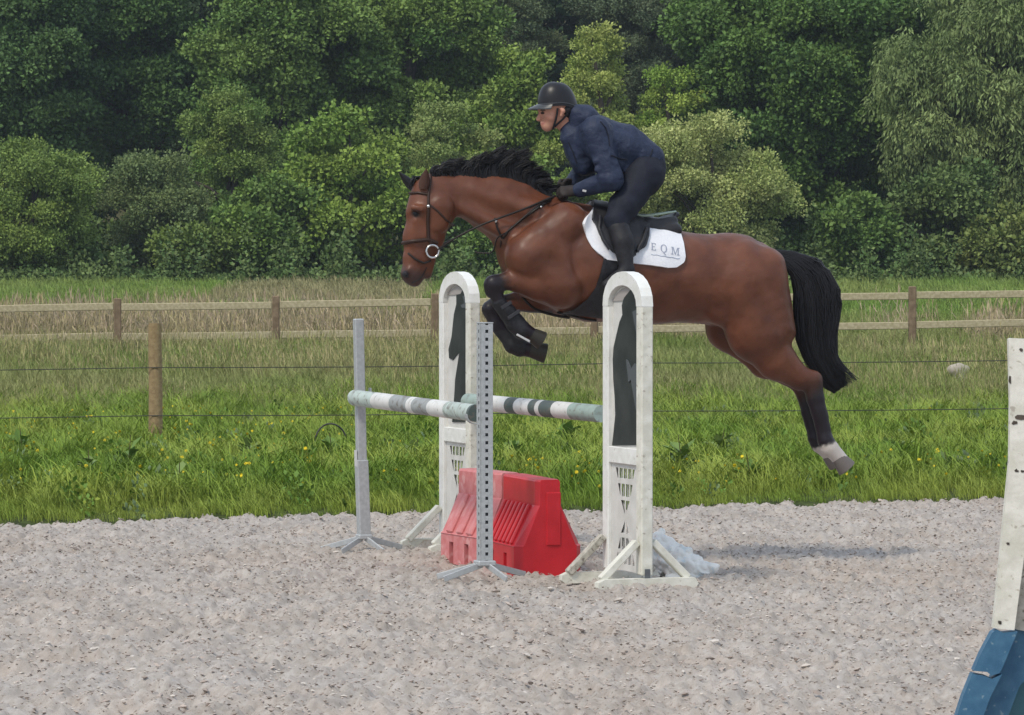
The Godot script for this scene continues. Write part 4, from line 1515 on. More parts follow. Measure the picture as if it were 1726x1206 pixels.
func coat(p: Vector3) -> Color:
	var q := side_chart(p)
	var n: float = coat_noise.get_noise_3dv(p * 14.0)
	var n2: float = coat_noise.get_noise_3dv(p * 90.0)
	var brown := Color(.092, .031, .016).lerp(Color(.150, .053, .027), clamp(n * .9 + .5, 0.0, 1.0))
	brown = brown * (1.0 + n2 * .12)
	var black := Color(.013, .011, .012)
	var b := 0.0
	if q.x < 935 and q.y > 450 and q.x > 795:
		b = max(b, smoothstep(870, 842, q.x + n2 * 8.0 - (q.y - 474.0) * .4) if q.y < 506 else smoothstep(852, 836, q.x + n2 * 6.0))
		if q.y > 521 and q.x < 932: b = max(b, smoothstep(520, 527, q.y))
	if q.y > 600 and q.x > 1300:
		var along := (q.y - 640.0) + (q.x - 1365.0) * .55 + n2 * 5.0
		b = max(b, smoothstep(-22.0, 42.0, along + n * 8.0))
	if q.y < 486 and q.x < 735:
		b = max(b, .6 * smoothstep(446, 462, q.y - (q.x - 690.0) * .25 + n2 * 4.0))
		b = max(b, smoothstep(8.5, 5.5, Vector2(q.x - 683.5, q.y - 463).length()))
		b = max(b, .75 * smoothstep(9.0, 5.0, Vector2((q.x - 701) * .8, q.y - 360).length()))
	var c := brown.lerp(black, clamp(b, 0.0, 1.0))
	if q.y < 486 and q.x < 735 and q.y > 446: c = c.lerp(Color(.075, .055, .05), .55 * clamp(b, 0.0, 1.0) * smoothstep(6.0, 12.0, Vector2(q.x - 683.5, q.y - 463).length()))
	if q.y > 735 and q.x > 1350:
		c = c.lerp(Color(.52, .47, .43), smoothstep(-3.0, 3.0, q.y - (757.0 - (q.x - 1372.0) * .275) + n2 * 5.0))
	return c

func build_horse() -> void:
	coat_noise = noise(FastNoiseLite.TYPE_SIMPLEX_SMOOTH, .35, 401, 3)
	hf = field(horse_bones(), .0125)
	var h := thing("horse", HO, TH, "bay horse with black mane and tail jumping over the poles", "horse")
	crease(hf, noise(FastNoiseLite.TYPE_SIMPLEX_SMOOTH, 1.0, 403, 2), .006, Vector3(7, 7, 7))
	put(net(hf, coat), "body", M.coat, h)
	rng.seed = 411
	# mane: locks thrown up and back from the crest
	var mb := MB.new()
	var crest := [[730, 297], [760, 297], [790, 300], [820, 301], [850, 299], [880, 306], [905, 318], [932, 331]]
	var tips := [[738, 284], [760, 266], [800, 263], [838, 247], [864, 242], [884, 266], [906, 292], [936, 322]]
	for lock in 64:
		var t0 := 6.999 * (lock + rng.randf()) / 64.0
		var reach := rng.randf_range(.7, 1.08)
		var sweep := rng.randf_range(4.0, 22.0)
		var zt := rng.randf_range(-.03, .06)
		var fall := lock % 4 == 0
		for i in 62:
			var t: float = clamp(t0 + rng.randfn() * .12, 0.0, 6.99)
			var k := int(t)
			var f := t - k
			var a := Vector2(lerp(crest[k][0], crest[k + 1][0], f), lerp(crest[k][1], crest[k + 1][1], f))
			var k0 := int(t0)
			var b := Vector2(lerp(tips[k0][0], tips[k0 + 1][0], t0 - k0), lerp(tips[k0][1], tips[k0 + 1][1], t0 - k0))
			var e := a.lerp(b, reach * rng.randf_range(.75, 1.0)) + Vector2(sweep + rng.randfn() * 2.5, rng.randfn() * 1.5)
			var za := rng.randf_range(-.02, .035)
			if fall and i % 2 == 0 and a.x > 765 and a.x < 835:
				e = a + Vector2(14.0 + rng.randfn() * 4.0, 6.0 + rng.randf() * 4.0)
				za = .03
			var pts := []
			for j in 8:
				var s := j / 7.0
				var p := a.lerp(e, s)
				p.x += sin(s * PI) * -13.0 * reach + sin(s * 4.0 + lock * 1.7) * 2.2 * s
				p.y += -sin(s * PI) * (7.0 if not fall else 3.0) + sin(s * 5.0 + lock) * 1.6 * s
				pts.append(H(p.x, p.y + 4.0 * (1.0 - s), lerp(za, zt + rng.randfn() * .006, s)))
			strand(mb, pts, rng.randf_range(.0022, .0045))
	put(mb.done(), "mane", M.hair, h)
	# forelock
	mb = MB.new()
	for i in 40:
		var x := rng.randf_range(704, 726)
		strand(mb, [H(x, 300, rng.randf_range(-.03, .03)), H(x - 8, 297 + rng.randf() * 6, rng.randf_range(-.03, .03)), H(x - 14 - rng.randf() * 6, 312 + rng.randf() * 8, rng.randf_range(-.04, .04))], .005)
	put(mb.done(), "forelock", M.hair, h)
	# tail
	mb = MB.new()
	var mid := [[1302, 430], [1336, 440], [1366, 464], [1380, 505], [1378, 560], [1386, 605], [1402, 636], [1416, 655]]
	var half := [7, 15, 32, 40, 33, 26, 24, 13]
	for i in 1700:
		var o := rng.randf_range(-1, 1)
		var oz := rng.randf_range(-1, 1) * sqrt(1.0 - o * o)
		var stop := 7.0 if rng.randf() < .55 else rng.randf_range(4.2, 7.0)
		var flick := rng.randf() < .22
		var pts := []
		var n := 11
		for j in n:
			var t := stop * j / float(n - 1)
			var k := mini(int(t), 6)
			var f := t - k
			var c := Vector2(lerp(mid[k][0], mid[k + 1][0], f), lerp(mid[k][1], mid[k + 1][1], f))
			var hw: float = lerp(half[k], half[k + 1], f)
			var nx := Vector2(mid[k + 1][1] - mid[k][1], -(mid[k + 1][0] - mid[k][0])).normalized()
			c += nx * hw * o + Vector2(sin(t * 2.0 + i), cos(t * 1.7 + i)) * 1.5
			if o < -.55 and t > 2.5 and t < 5.6: c.x -= 7.0 * sin((t - 2.5) / 3.1 * PI) * fmod(i * .37, 1.0)
			if flick and t > 5.0: c += Vector2(26.0 * fmod(i * .617, 1.0), -9.0) * pow((t - 5.0) / 2.0, 1.8)
			pts.append(H(c.x, c.y, oz * .055 * hw / 33.0 + .01))
		strand(mb, pts, rng.randf_range(.0025, .005))
	put(mb.done(), "tail", M.hair, h)
	# ears
	for q in [[700, 320, -.055, 673, 291, -.075, 8.0], [713, 318, .06, 719, 285, .085, 9.0]]:
		mb = MB.new()
		var a := H(q[0], q[1], q[2])
		var b := H(q[3], q[4], q[5])
		var r: float = q[6] * PX
		mb.tube([a, a.lerp(b, .25), a.lerp(b, .55), a.lerp(b, .82), b], [r * .8, r * 1.05, r * .9, r * .5, r * .1], 10)
		put(mb.done(), "ear", M.hair if q[2] < 0 else M.brown_ear, h)
	# eye
	var e := skin_at(701.5, 360, .0)
	var sm := SphereMesh.new()
	sm.radius = .018
	sm.height = .036
	for s in [1.0, -1.0]:
		var eo := put(sm, "eye", M.helmet, h)
		eo.position = Vector3(e.x, e.y, (e.z - .008) * s)
	# nostrils and the line of the mouth
	var no := skin_at(684.5, 463, .0)
	var ns := SphereMesh.new()
	ns.radius = .013
	ns.height = .034
	for s in [1.0, -1.0]:
		var nob := put(ns, "nostril", M.boot_black, h)
		nob.position = Vector3(no.x, no.y, (no.z - .007) * s)
		nob.rotation.z = .5
	put(strap([[694, 477], [704, 473], [712, 465], [719, 451]], -.001, .0035), "mouth", M.boot_black, h)
	# hooves
	for q in [[894, 563, .15, 914, 575, .15, 12, 16, 0], [893, 590, -.10, 920, 596, -.09, 13, 17, 0], [1413, 772, .12, 1429, 791, .125, 13, 17, 1], [1396, 767, -.10, 1411, 784, -.1, 12, 15, 1]]:
		mb = MB.new()
		var a := H(q[0], q[1], q[2])
		var b := H(q[3], q[4], q[5])
		mb.tube([a, a.lerp(b, .12), b.lerp(a, .06), b], [q[6] * PX * .92, q[6] * PX, q[7] * PX, q[7] * PX * .94], 16)
		put(mb.done(), "hoof", M.hoof if q[8] == 0 else M.hoof_pale, h)

# a sheet lying on the horse: fronts and backs are rows of [t, px]
func curve(rows: Array, t: float) -> float:
	for i in rows.size() - 1:
		if t <= rows[i + 1][0]: return lerp(float(rows[i][1]), float(rows[i + 1][1]), (t - rows[i][0]) / (rows[i + 1][0] - rows[i][0]))
	return rows[-1][1]

func drape(front: Array, back: Array, bottom: Array, off: float, thick: float, lift := 0.0) -> ArrayMesh:
	var mb := MB.new()
	var NS := 26
	var NT := 26
	var g := []
	for j in NT + 1:
		var t := j / float(NT)
		var row := []
		for i in NS + 1:
			var s := i / float(NS)
			var tt := t * t * .6 + t * .4
			var px: float = lerp(curve(front, tt), curve(back, tt), s)
			var top := spine(px, off + thick) + .5
			var py: float = lerp(top, curve(bottom, s), tt)
			row.append(skin_at(px, py, off + thick))
		g.append(row)
	for side in [1.0, -1.0]:
		var S := Vector3(1, 1, side)
		var nrm := []
		for j in NT + 1:
			var row := []
			for i in NS + 1:
				var du: Vector3 = g[j][min(i + 1, NS)] - g[j][max(i - 1, 0)]
				var dv: Vector3 = g[min(j + 1, NT)][i] - g[max(j - 1, 0)][i]
				var n := dv.cross(du).normalized()
				if j == 0: n = Vector3(0, 1, 0)
				if n.z < 0.0: n = -n
				row.append(n * S)
			nrm.append(row)
		for j in NT:
			for i in NS:
				mb.stri(g[j][i] * S, g[j][i + 1] * S, g[j + 1][i + 1] * S, nrm[j][i], nrm[j][i + 1], nrm[j + 1][i + 1])
				mb.stri(g[j][i] * S, g[j + 1][i + 1] * S, g[j + 1][i] * S, nrm[j][i], nrm[j + 1][i + 1], nrm[j + 1][i])
		for i in NS:
			var a: Vector3 = g[NT][i] * S
			var b: Vector3 = g[NT][i + 1] * S
			mb.quad_out(a, b, b - nrm[NT][i + 1] * thick * 1.6, a - nrm[NT][i] * thick * 1.6, a + Vector3(0, .1, 0))
		for j in NT:
			for i in [0, NS]:
				var a: Vector3 = g[j][i] * S
				var b: Vector3 = g[j + 1][i] * S
				mb.quad_out(a, b, b - nrm[j + 1][i] * thick * 1.6, a - nrm[j][i] * thick * 1.6, a + Vector3(.1 if i == 0 else -.1, 0, 0))
	return mb.done()

func strap(pts: Array, off: float, r: float, both := true) -> ArrayMesh:
	var mb := MB.new()
	var p := []
	# finer steps so the strap hugs the body
	for i in pts.size() - 1:
		for k in 4:
			var t := k / 4.0
			p.append(skin_at(lerp(float(pts[i][0]), float(pts[i + 1][0]), t), lerp(float(pts[i][1]), float(pts[i + 1][1]), t), off))
	p.append(skin_at(pts[-1][0], pts[-1][1], off))
	mb.tube(p, r, 8)
	if both:
		var q := []
		for v in p: q.append(mir(v))
		mb.tube(q, r, 8)
	return mb.done()

func smooth_line(pts: Array, n: int) -> Array:
	var c := Curve3D.new()
	for i in pts.size():
		var t: Vector3 = (pts[min(i + 1, pts.size() - 1)] - pts[max(i - 1, 0)]) / 6.0
		c.add_point(pts[i], -t, t)
	var out := []
	for i in n + 1: out.append(c.sample_baked(c.get_baked_length() * i / n, true))
	return out

func build_tack() -> void:
	# saddle cloth
	var pad := thing("saddle_cloth", HO, TH, "white quilted saddle cloth with grey lettering under the saddle", "saddle cloth")
	put(drape([[0, 1006], [.2, 993], [.38, 986], [.6, 988], [.8, 999], [1, 1024]], [[0, 1146], [.4, 1153], [.75, 1156], [.92, 1154], [1, 1147]], [[0, 438], [.35, 444], [.6, 447], [.85, 451.5], [.95, 451], [1, 447]], .004, .014), "cloth", M.pad, pad)
	# lettering, laid on the cloth
	var font := SystemFont.new()
	font.font_names = PackedStringArray(["Droid Serif"])
	for q in [["E", 1101.5, 416, 12.0], ["Q", 1119, 421, 17.0], ["M", 1138.5, 423.5, 12.5]]:
		var tm := TextMesh.new()
		tm.font = font
		tm.text = q[0]
		tm.font_size = 64
		tm.pixel_size = .01
		tm.depth = 0.0
		var ar := tm.get_mesh_arrays()
		var vs: PackedVector3Array = ar[Mesh.ARRAY_VERTEX]
		var ind: PackedInt32Array = ar[Mesh.ARRAY_INDEX]
		if vs.size() == 0: continue
		var lo := vs[0]
		var hi := vs[0]
		for v in vs:
			lo = lo.min(v)
			hi = hi.max(v)
		var mb := MB.new()
		var pts := []
		for v in vs:
			var k: Vector3 = (v - (lo + hi) * .5) * q[3] / (hi.y - lo.y)
			pts.append(skin_at(q[1] + k.x * .95, q[2] - k.y + k.x * .16, .0205))
		for i in range(0, ind.size(), 3): mb.tri_out(pts[ind[i]], pts[ind[i + 1]], pts[ind[i + 2]], H(1120, 420, 0))
		put(mb.done(), "letter", M.print, pad)
	var ul := MB.new()
	var up := []
	for i in 12: up.append(skin_at(1098 + 48.0 * i / 11.0, 429.0 + 7.5 * i / 11.0 + .6 * sin(i * 2.1), .0190))
	ul.tube(up, .0024, 4)
	put(ul.done(), "underline", M.print_pale, pad)
	# saddle
	var sd := thing("saddle", HO, TH, "black leather jumping saddle with light painted along its cantle edge", "saddle")
	var B := []
	B.append(hb(1004, 350, 0, 13, 1030, 364, 0, 13, 8, 1.5))
	B.append(hb(1030, 366, 0, 15, 1085, 378, 0, 16, 10, 2.2))
	B.append(hb(1085, 380, 0, 14, 1122, 377, 0, 10, 10, 2.6))
	B.append(hb(1122, 373, 0, 9, 1140, 362, 0, 5, 8, 2.8))
	for s in [-1.0, 1.0]:
		B.append(hb(1098, 392, .13 * s, 11, 1138, 388, .12 * s, 12, 8))
		B.append(hb(1090, 380, .12 * s, 9, 1136, 372, .09 * s, 6, 8))
	put(net(field(B, .009)), "seat", M.leather, sd)
	put(drape([[0, 1001], [.35, 1000], [.65, 1010], [1, 1034]], [[0, 1096], [.5, 1095], [.8, 1090], [1, 1074]], [[0, 424], [.3, 433], [.7, 436], [1, 426]], .024, .012), "flap", M.leather, sd)
	var mb := MB.new()
	for s in [1.0, -1.0]:
		var line := [H(1066, 359, .10), H(1082, 364, .115), H(1100, 363, .125), H(1120, 360, .11), H(1135, 357.5, .06), H(1139, 357, .0)]
		if s < 0:
			for i in line.size(): line[i] = mir(line[i])
		mb.tube(smooth_line(line, 18), .0062, 7)
	put(mb.done(), "cantle_highlight", M.painted_highlight, sd)  # pale tube paints the light caught by the seat's top edge
	for q in [[[1012, 365], [1010, 385], [1017, 404], [1028, 420]], [[1090, 385], [1084, 405], [1074, 424]]]:
		put(strap(q, .044, .011), "knee_roll" if q[0][0] < 1050 else "thigh_roll", M.leather, sd)
	# stirrup leather and iron
	for s in [1.0, -1.0]:
		mb = MB.new()
		var a := skin_at(1050, 430, .06)
		var b := H(1052, 462, .345)
		var c := H(1042, 478, .345)
		if s < 0: a = mir(a); b = mir(b); c = mir(c)
		mb.bar(a, b, .022, .005, Vector3(0, 0, 1), .001)
		put(mb.done(), "stirrup_leather", M.leather, sd)
		mb = MB.new()
		var ring := []
		for i in 17:
			var t := TAU * i / 16.0
			ring.append(b + Vector3(sin(t) * .012, -.055 - cos(t) * -.055, 0) + Vector3(0, 0, sin(t) * .055))
		mb.tube(ring, .006, 7)
		put(mb.done(), "stirrup_iron", M.steel, sd)
	# girth with stud guard
	var gi := thing("girth", HO, TH, "wide black girth with stud guard round the horse's chest", "girth")
	mb = MB.new()
	var L := [[1018, 436], [1012, 460], [1004, 485], [990, 505], [968, 522], [945, 529]]
	var R := [[1046, 438], [1044, 462], [1040, 490], [1034, 512], [1026, 528], [1018, 538]]
	for s in [1.0, -1.0]:
		var gr := []
		for j in 16:
			var t := j / 15.0 * 4.999
			var k := int(t)
			var row := []
			for i in 7:
				var l := Vector2(lerp(L[k][0], L[k + 1][0], t - k), lerp(L[k][1], L[k + 1][1], t - k))
				var r := Vector2(lerp(R[k][0], R[k + 1][0], t - k), lerp(R[k][1], R[k + 1][1], t - k))
				var c := l.lerp(r, i / 6.0)
				var p := skin_at(c.x, c.y, .014)
				row.append(p if s > 0 else mir(p))
			gr.append(row)
		for j in 15:
			for i in 6: mb.quad_out(gr[j][i], gr[j][i + 1], gr[j + 1][i + 1], gr[j + 1][i], H(1020, 455, 0))
	put(mb.done(), "band", M.leather, gi)
	put(strap([[940, 527], [962, 532], [985, 538], [1005, 541]], .006, .006), "strap", M.tack, gi)
	# bridle
	var br := thing("bridle", HO, TH, "brown leather bridle with reins on the horse's head", "bridle")
	put(strap([[726, 292], [725, 310], [722, 330], [722, 347]], .004, .008), "headpiece", M.brown_tack, br)
	put(strap([[690, 326], [704, 325], [722, 328]], .004, .0075), "browband", M.brown_tack, br)
	put(strap([[722, 347], [721, 375], [722, 400], [727, 412]], .004, .0105), "cheekpiece", M.brown_tack, br)
	put(strap([[724, 345], [738, 356], [752, 371], [765, 381]], .004, .006), "throatlash", M.brown_tack, br)
	put(strap([[679, 410], [695, 407], [722, 404], [737, 410]], .004, .0115), "noseband", M.brown_tack, br)
	put(strap([[688, 427], [700, 437], [714, 444], [726, 440]], .004, .006), "flash_strap", M.tack, br)
	var bit := skin_at(728.5, 424, .012)
	for s in [1.0, -1.0]:
		mb = MB.new()
		var ring := []
		for i in 25:
			var t := TAU * i / 24.0
			ring.append(Vector3(bit.x + cos(t) * .036, bit.y + sin(t) * .036, (bit.z + .012) * s))
		mb.tube(ring, .0065, 8)
		put(mb.done(), "bit_ring", M.steel, br)
	var st := skin_at(722, 348, .012)
	sm_part(st, .011, "buckle", M.steel, br)
	for s in [1.0, -1.0]:
		mb = MB.new()

		var line := [Vector3(bit.x + .03, bit.y + .01, (bit.z + .012) * s), H(770, 400, .12 * s), H(808, 381, .14 * s), H(836, 370, .17 * s), H(885, 352, .17 * s), H(936, 330, .10 * s)]
		mb.tube(smooth_line(line, 24), .0062, 6)
		put(mb.done(), "rein", M.tack, br)
	mb = MB.new()
	mb.tube(smooth_line([H(934, 333, .03), H(900, 352, .20), H(856, 390, .20), H(838, 402, .15), H(831, 424, .12), H(815, 427, .10), H(801, 425, .08)], 30), .0045, 6)
	put(mb.done(), "rein_end", M.tack, br)
	# breastplate
	var bp := thing("breastplate", HO, TH, "thin dark leather breastplate straps across neck and chest", "breastplate")
	put(strap([[928, 338], [905, 352], [880, 370], [858, 388], [848, 402]], .005, .0068), "neck_strap", M.tack, bp)
	put(strap([[834, 368], [838, 384], [846, 402]], .005, .006), "front_strap", M.tack, bp)
	mb = MB.new()
	mb.tube(smooth_line([H(846, 400, .10), H(844, 425, .04), H(848, 445, .02), H(860, 470, .0), H(900, 520, .0), H(960, 536, .0)], 24), .008, 6)
	put(mb.done(), "chest_strap", M.tack, bp)
	sm_part(skin_at(836, 373, .012), .011, "ring", M.steel, bp)
	sm_part(skin_at(912, 349, .012), .008, "buckle", M.steel, bp)
	# tendon boots on the forelegs
	for s in 2:
		var near := s == 0
		var o := thing("tendon_boot", HO, TH, "black tendon boot with pale strap on the nearer foreleg" if near else "black tendon boot on the farther, lower foreleg", "horse boot", "boots on the forelegs")
		var b2 := []
		if near:
			b2.append(hb(841, 510, .165, 12.5, 866, 547, .15, 12, 4))
			b2.append(hb(855, 522, .165, 12, 874, 544, .15, 12, 3))
			b2.append(hb(866, 547, .15, 13, 879, 556, .15, 16, 4))
		else:
			b2.append(hb(840, 551, -.12, 12.5, 864, 582, -.11, 12, 4))
			b2.append(hb(864, 582, -.11, 14.5, 876, 586, -.11, 16, 5))
		put(net(field(b2, .008)), "shell", M.boot_black, o)
		if near:
			mb = MB.new()
			mb.bar(H(871, 564, .205), H(893, 576, .20), .012, .008, Vector3(0, 0, 1), .002)
			put(mb.done(), "strap", M.trim_white, o)
			for q in [[845, 520, 862, 509], [856, 537, 876, 524]]:
				mb = MB.new()
				mb.bar(H(q[0], q[1], .205), H(q[2], q[3], .200), .020, .006, Vector3(0, 0, 1), .002)
				put(mb.done(), "strap", M.tack_grey, o)

func sm_part(p: Vector3, r: float, called: String, m: Material, parent: Node) -> void:
	var s := SphereMesh.new()
	s.radius = r
	s.height = r * 2
	s.radial_segments = 12
	s.rings = 6
	for k in [1.0, -1.0]:
		var o := put(s, called, m, parent)
		o.position = Vector3(p.x, p.y, p.z * k)

# ---------------------------------------------------------------- rider
func face_paint(p: Vector3) -> Color:
	var q := side_chart(p)
	var skin := Color(.50, .27, .19)
	var n: float = coat_noise.get_noise_3dv(p * 60.0)
	skin = skin.lerp(Color(.50, .22, .16), clamp(.35 + n * .6, 0.0, 1.0))
	if absf(p.z) > .012 and Vector2((q.x - 914.5) * .7, q.y - 191).length() < 2.3: skin = Color(.03, .022, .02)
	if absf(p.z) > .012 and Vector2((q.x - 915) * .5, q.y - 186.3).length() < 2.0: skin = Color(.10, .06, .045)
	if Vector2((q.x - 915.0) * .6, q.y - 208.8).length() < 2.0: skin = Color(.42, .17, .14)
	return skin

func hand_bones(w: Vector3, f: Vector3, up: Vector3, out: Vector3, fat: float) -> Array:
	# w wrist, f towards the knuckles, up towards the thumb, out towards the back of the hand
	var B := []
	var kn := w + f * .075
	B.append([w, w + f * .03, .024 * fat, .026 * fat, .015, 1.0])
	for i in 4:
		var h := up * (.024 - .0165 * i)
		var k: Vector3 = kn + h + f * [.004, .008, .005, -.004][i] + out * .008
		B.append([w + f * .02 + h * .7, k, .015 * fat, .0105 * fat, .012, 1.0])
		var L: float = [.036, .040, .037, .030][i]
		var a: Vector3 = k + f * L * .75 - out * L * .65
		var b: Vector3 = a - out * L * .62 - f * L * .55
		var c: Vector3 = b - f * L * .62 + out * L * .18
		B.append([k, a, .0102 * fat, .0092 * fat, .004, 1.0])
		B.append([a, b, .0092 * fat, .0086 * fat, .003, 1.0])
		B.append([b, c, .0086 * fat, .0078 * fat, .003, 1.0])
	var t0 := w + f * .025 + up * .022 - out * .008
	var t1 := t0 + f * .032 + up * .016 - out * .012
	var t2 := t1 + f * .028 - out * .014 - up * .002
	B.append([t0, t1, .0125 * fat, .0105 * fat, .006, 1.0])
	B.append([t1, t2, .0105 * fat, .0088 * fat, .003, 1.0])
	return B

func build_rider() -> void:
	var p := thing("person", HO, TH, "rider in navy hooded jacket, dark breeches and black helmet crouching over the saddle", "person")
	# --- body: one continuous figure under the clothes
	var arms := [[1003, 222, .185, 1031, 304, .25, 974, 321, .12], [990, 226, -.185, 985, 292, -.26, 960, 309, -.10]]
	var legs := [1.0, -1.0]
	var body := func(fat: float) -> Array:
		var B := []
		B.append(hb(1084, 276, 0, 36 * fat, 1045, 252, 0, 38 * fat, 14, 1.25))
		B.append(hb(1045, 252, 0, 38 * fat, 1002, 230, 0, 36 * fat, 14, 1.35))
		B.append(hb(1002, 228, .10, 26 * fat, 1002, 228, -.10, 26 * fat, 12))
		B.append(hb(985, 218, 0, 24 * fat, 958, 210, 0, 16 * fat, 10))
		return B
	var bones: Array = body.call(.86)
	for a in arms:
		bones.append(hb(a[0], a[1], a[2], 20, a[3], a[4], a[5], 14, 8))
		bones.append(hb(a[3], a[4], a[5], 14, a[6], a[7], a[8], 9, 5))
	for s in legs:
		bones.append(hb(1088, 284, .09 * s, 28, 1084, 292, .12 * s, 28, 10))
		bones.append(hb(1084, 290, .12 * s, 28, 1037, 370, .245 * s, 17, 8))
		bones.append(hb(1038, 372, .25 * s, 16, 1049, 405, .30 * s, 15, 6))
		bones.append(hb(1049, 405, .30 * s, 13, 1056, 454, .335 * s, 8, 6))
		bones.append(hb(1056, 454, .335 * s, 8, 1036, 471, .345 * s, 6, 5))
	var skin_col := func(_q): return Color(.50, .27, .19)
	var bm := net(field(bones, .013), skin_col)
	# head and neck on a fine grid, in the same mesh
	var hbones := [
		hb(940, 177, 0, 28, 944, 180, 0, 27, 8, .82),
		hb(929, 188, 0, 20, 928, 200, 0, 14.5, 8, .85),
		hb(936, 200, 0, 15, 923, 211, 0, 9.5, 7, 1.0),
		hb(919.5, 213.5, 0, 6.5, 922, 215, 0, 7.0, 4, 1.1),
		hb(913, 184, .0, 6, 915, 185, .0, 6, 6, 2.2),
		hb(912.5, 190, 0, 3.4, 907.5, 201, 0, 4.0, 3.5, .95),
		hb(909.8, 200.5, .008, 2.4, 911.5, 201, -.008, 2.4, 3, 1.0),
		hb(913.5, 207.5, .012, 2.8, 913.5, 207.5, -.012, 2.8, 2.5, 1.0),
		hb(915, 211, .010, 2.8, 915, 211, -.010, 2.8, 3, 1.0),
		hb(948, 200, 0, 15, 966, 224, 0, 18, 8, .95),
		hb(923, 196, .036, 5, 929, 198, .045, 5.5, 7),
		hb(923, 196, -.036, 5, 929, 198, -.045, 5.5, 7)]
	for s in [-1.0, 1.0]:
		hbones.append(hb(946, 184, .079 * s, 3.2, 949, 187, .083 * s, 3.4, 3))
		hbones.append(hb(949, 188, .083 * s, 3.2, 946, 195, .077 * s, 2.6, 3))
	var hm := net(field(hbones, .0045), face_paint)
	bm.add_surface_from_arrays(Mesh.PRIMITIVE_TRIANGLES, hm.surface_get_arrays(0))
	var bodyo := put(bm, "body", M.skin, p)
	# --- jacket
	var J: Array = body.call(1.06)
	J.append(hb(1040, 262, 0, 34, 988, 252, 0, 34, 14, 1.25))
	J.append(hb(964, 232, .04, 21, 984, 278, .05, 20, 10))
	J.append(hb(964, 232, -.04, 21, 984, 278, -.05, 20, 10))
	J.append(hb(1060, 240, .06, 26, 1092, 266, .09, 26, 10))
	J.append(hb(1060, 240, -.06, 26, 1092, 266, -.09, 26, 10))
	for i in 2:
		var a: Array = arms[i]
		J.append(hb(a[0], a[1], a[2], 25, a[3], a[4], a[5], 19, 18))
		J.append(hb(a[3], a[4], a[5], 20, a[6] + 2, a[7], a[8], 13, 6))
		if false: J.append(hb(lerp(a[0], a[3], .45), lerp(a[1], a[4], .45), a[5], 21, lerp(a[0], a[3], .55) + 4, lerp(a[1], a[4], .55), a[5], 20, 5))
		# sleeve creases
		for k in 3:
			var t := .55 + .17 * k
			var cx: float = lerp(a[0], a[3], t)
			var cy: float = lerp(a[1], a[4], t)
			J.append(hb(cx - 15, cy + 5, a[5] + .012 * sign(a[5]), 6.0, cx + 13, cy - 4, a[5] + .025 * sign(a[5]), 5.5, 4.5))
	# waist folds
	for k in 4:
		J.append(hb(1030 + k * 14, 228 + k * 6, .12, 7, 1020 + k * 12, 275 + k * 5, .15, 5, 8))
	var jf := field(J, .010)
	var folds := noise(FastNoiseLite.TYPE_SIMPLEX_SMOOTH, 1.0, 405, 2)
	folds.fractal_type = FastNoiseLite.FRACTAL_RIDGED
	crease(jf, folds, .007, Vector3(7, 5, 6))
	var jo := put(net(jf), "jacket", M.jacket, p)
	# seams, hem and zip
	for q in [[[1012, 205], [1021, 216], [1026, 232], [1028, 250]], [[1100, 252], [1094, 270], [1078, 290], [1058, 303]], [[1030, 262], [1045, 268], [1060, 270]], [[958, 240], [966, 258], [974, 280]]]:
		var sb := MB.new()
		var sp := []
		for i in q.size() - 1:
			for k in 5: sp.append(skin_at(lerp(float(q[i][0]), float(q[i + 1][0]), k / 5.0), lerp(float(q[i][1]), float(q[i + 1][1]), k / 5.0), .001, jf))
		sb.tube(sp, .0042, 6)
		put(sb.done(), "seam", M.breeches, jo)
	# hood lying on the nape
	var hoodf := field([hb(968, 192, 0, 15, 985, 200, 0, 22, 8, 1.5), hb(985, 200, 0, 22, 1003, 207, 0, 15, 8, 1.6), hb(972, 192, .05, 12, 968, 226, .055, 10, 12), hb(972, 192, -.05, 12, 968, 226, -.055, 10, 12)], .009)
	put(net(hoodf), "hood", M.jacket, jo)
	# cuff print
	var cu := MB.new()
	cu.box(Transform3D(Basis(Vector3.FORWARD, .2), H(985, 322, .20)), Vector3(.022, .012, .004), .001)
	put(cu.done(), "cuff_tab", M.trim_white, jo)
	# --- breeches
	var Q := []
	Q.append(hb(1090, 281, .06, 30, 1090, 281, -.06, 30, 10))
	for s in legs:
		Q.append(hb(1091, 284, .08 * s, 31, 1086, 294, .12 * s, 33, 10))
		Q.append(hb(1086, 294, .12 * s, 33, 1052, 348, .22 * s, 25, 8))
		Q.append(hb(1052, 348, .22 * s, 25, 1038, 373, .25 * s, 19.5, 8))
		Q.append(hb(1038, 373, .25 * s, 19.5, 1046, 398, .285 * s, 17, 6))
	var qf := field(Q, .011)
	crease(qf, folds, .006, Vector3(9, 6, 6))
	put(net(qf), "breeches", M.breeches, p)
	# --- long boots
	for s in legs:
		var b2 := [hb(1042, 386, .27 * s, 18.5, 1050, 408, .30 * s, 18, 5), hb(1050, 408, .30 * s, 18, 1056, 452, .335 * s, 11.5, 6), hb(1058, 456, .335 * s, 12, 1034, 473, .345 * s, 10, 5), hb(1036, 472, .345 * s, 10, 1022, 480, .35 * s, 8, 4), hb(1062, 462, .335 * s, 8, 1060, 466, .335 * s, 9, 4)]
		put(net(field(b2, .010)), "riding_boot", M.boot_black, p)
	# --- gloves, closed on the reins
	var wr := H(970, 321, .115)
	var kn := H(938, 326, .065)
	var f := (kn - wr).normalized()
	var out := (Vector3(.1, .55, 1.0) - f * f.dot(Vector3(.1, .55, 1.0))).normalized()
	put(net(field(hand_bones(wr, f, f.cross(out) * -1.0 if f.cross(out).y < 0 else f.cross(out), out, 1.12), .004)), "glove", M.glove, p)
	wr = H(964, 309, -.095)
	kn = H(934, 315, -.05)
	f = (kn - wr).normalized()
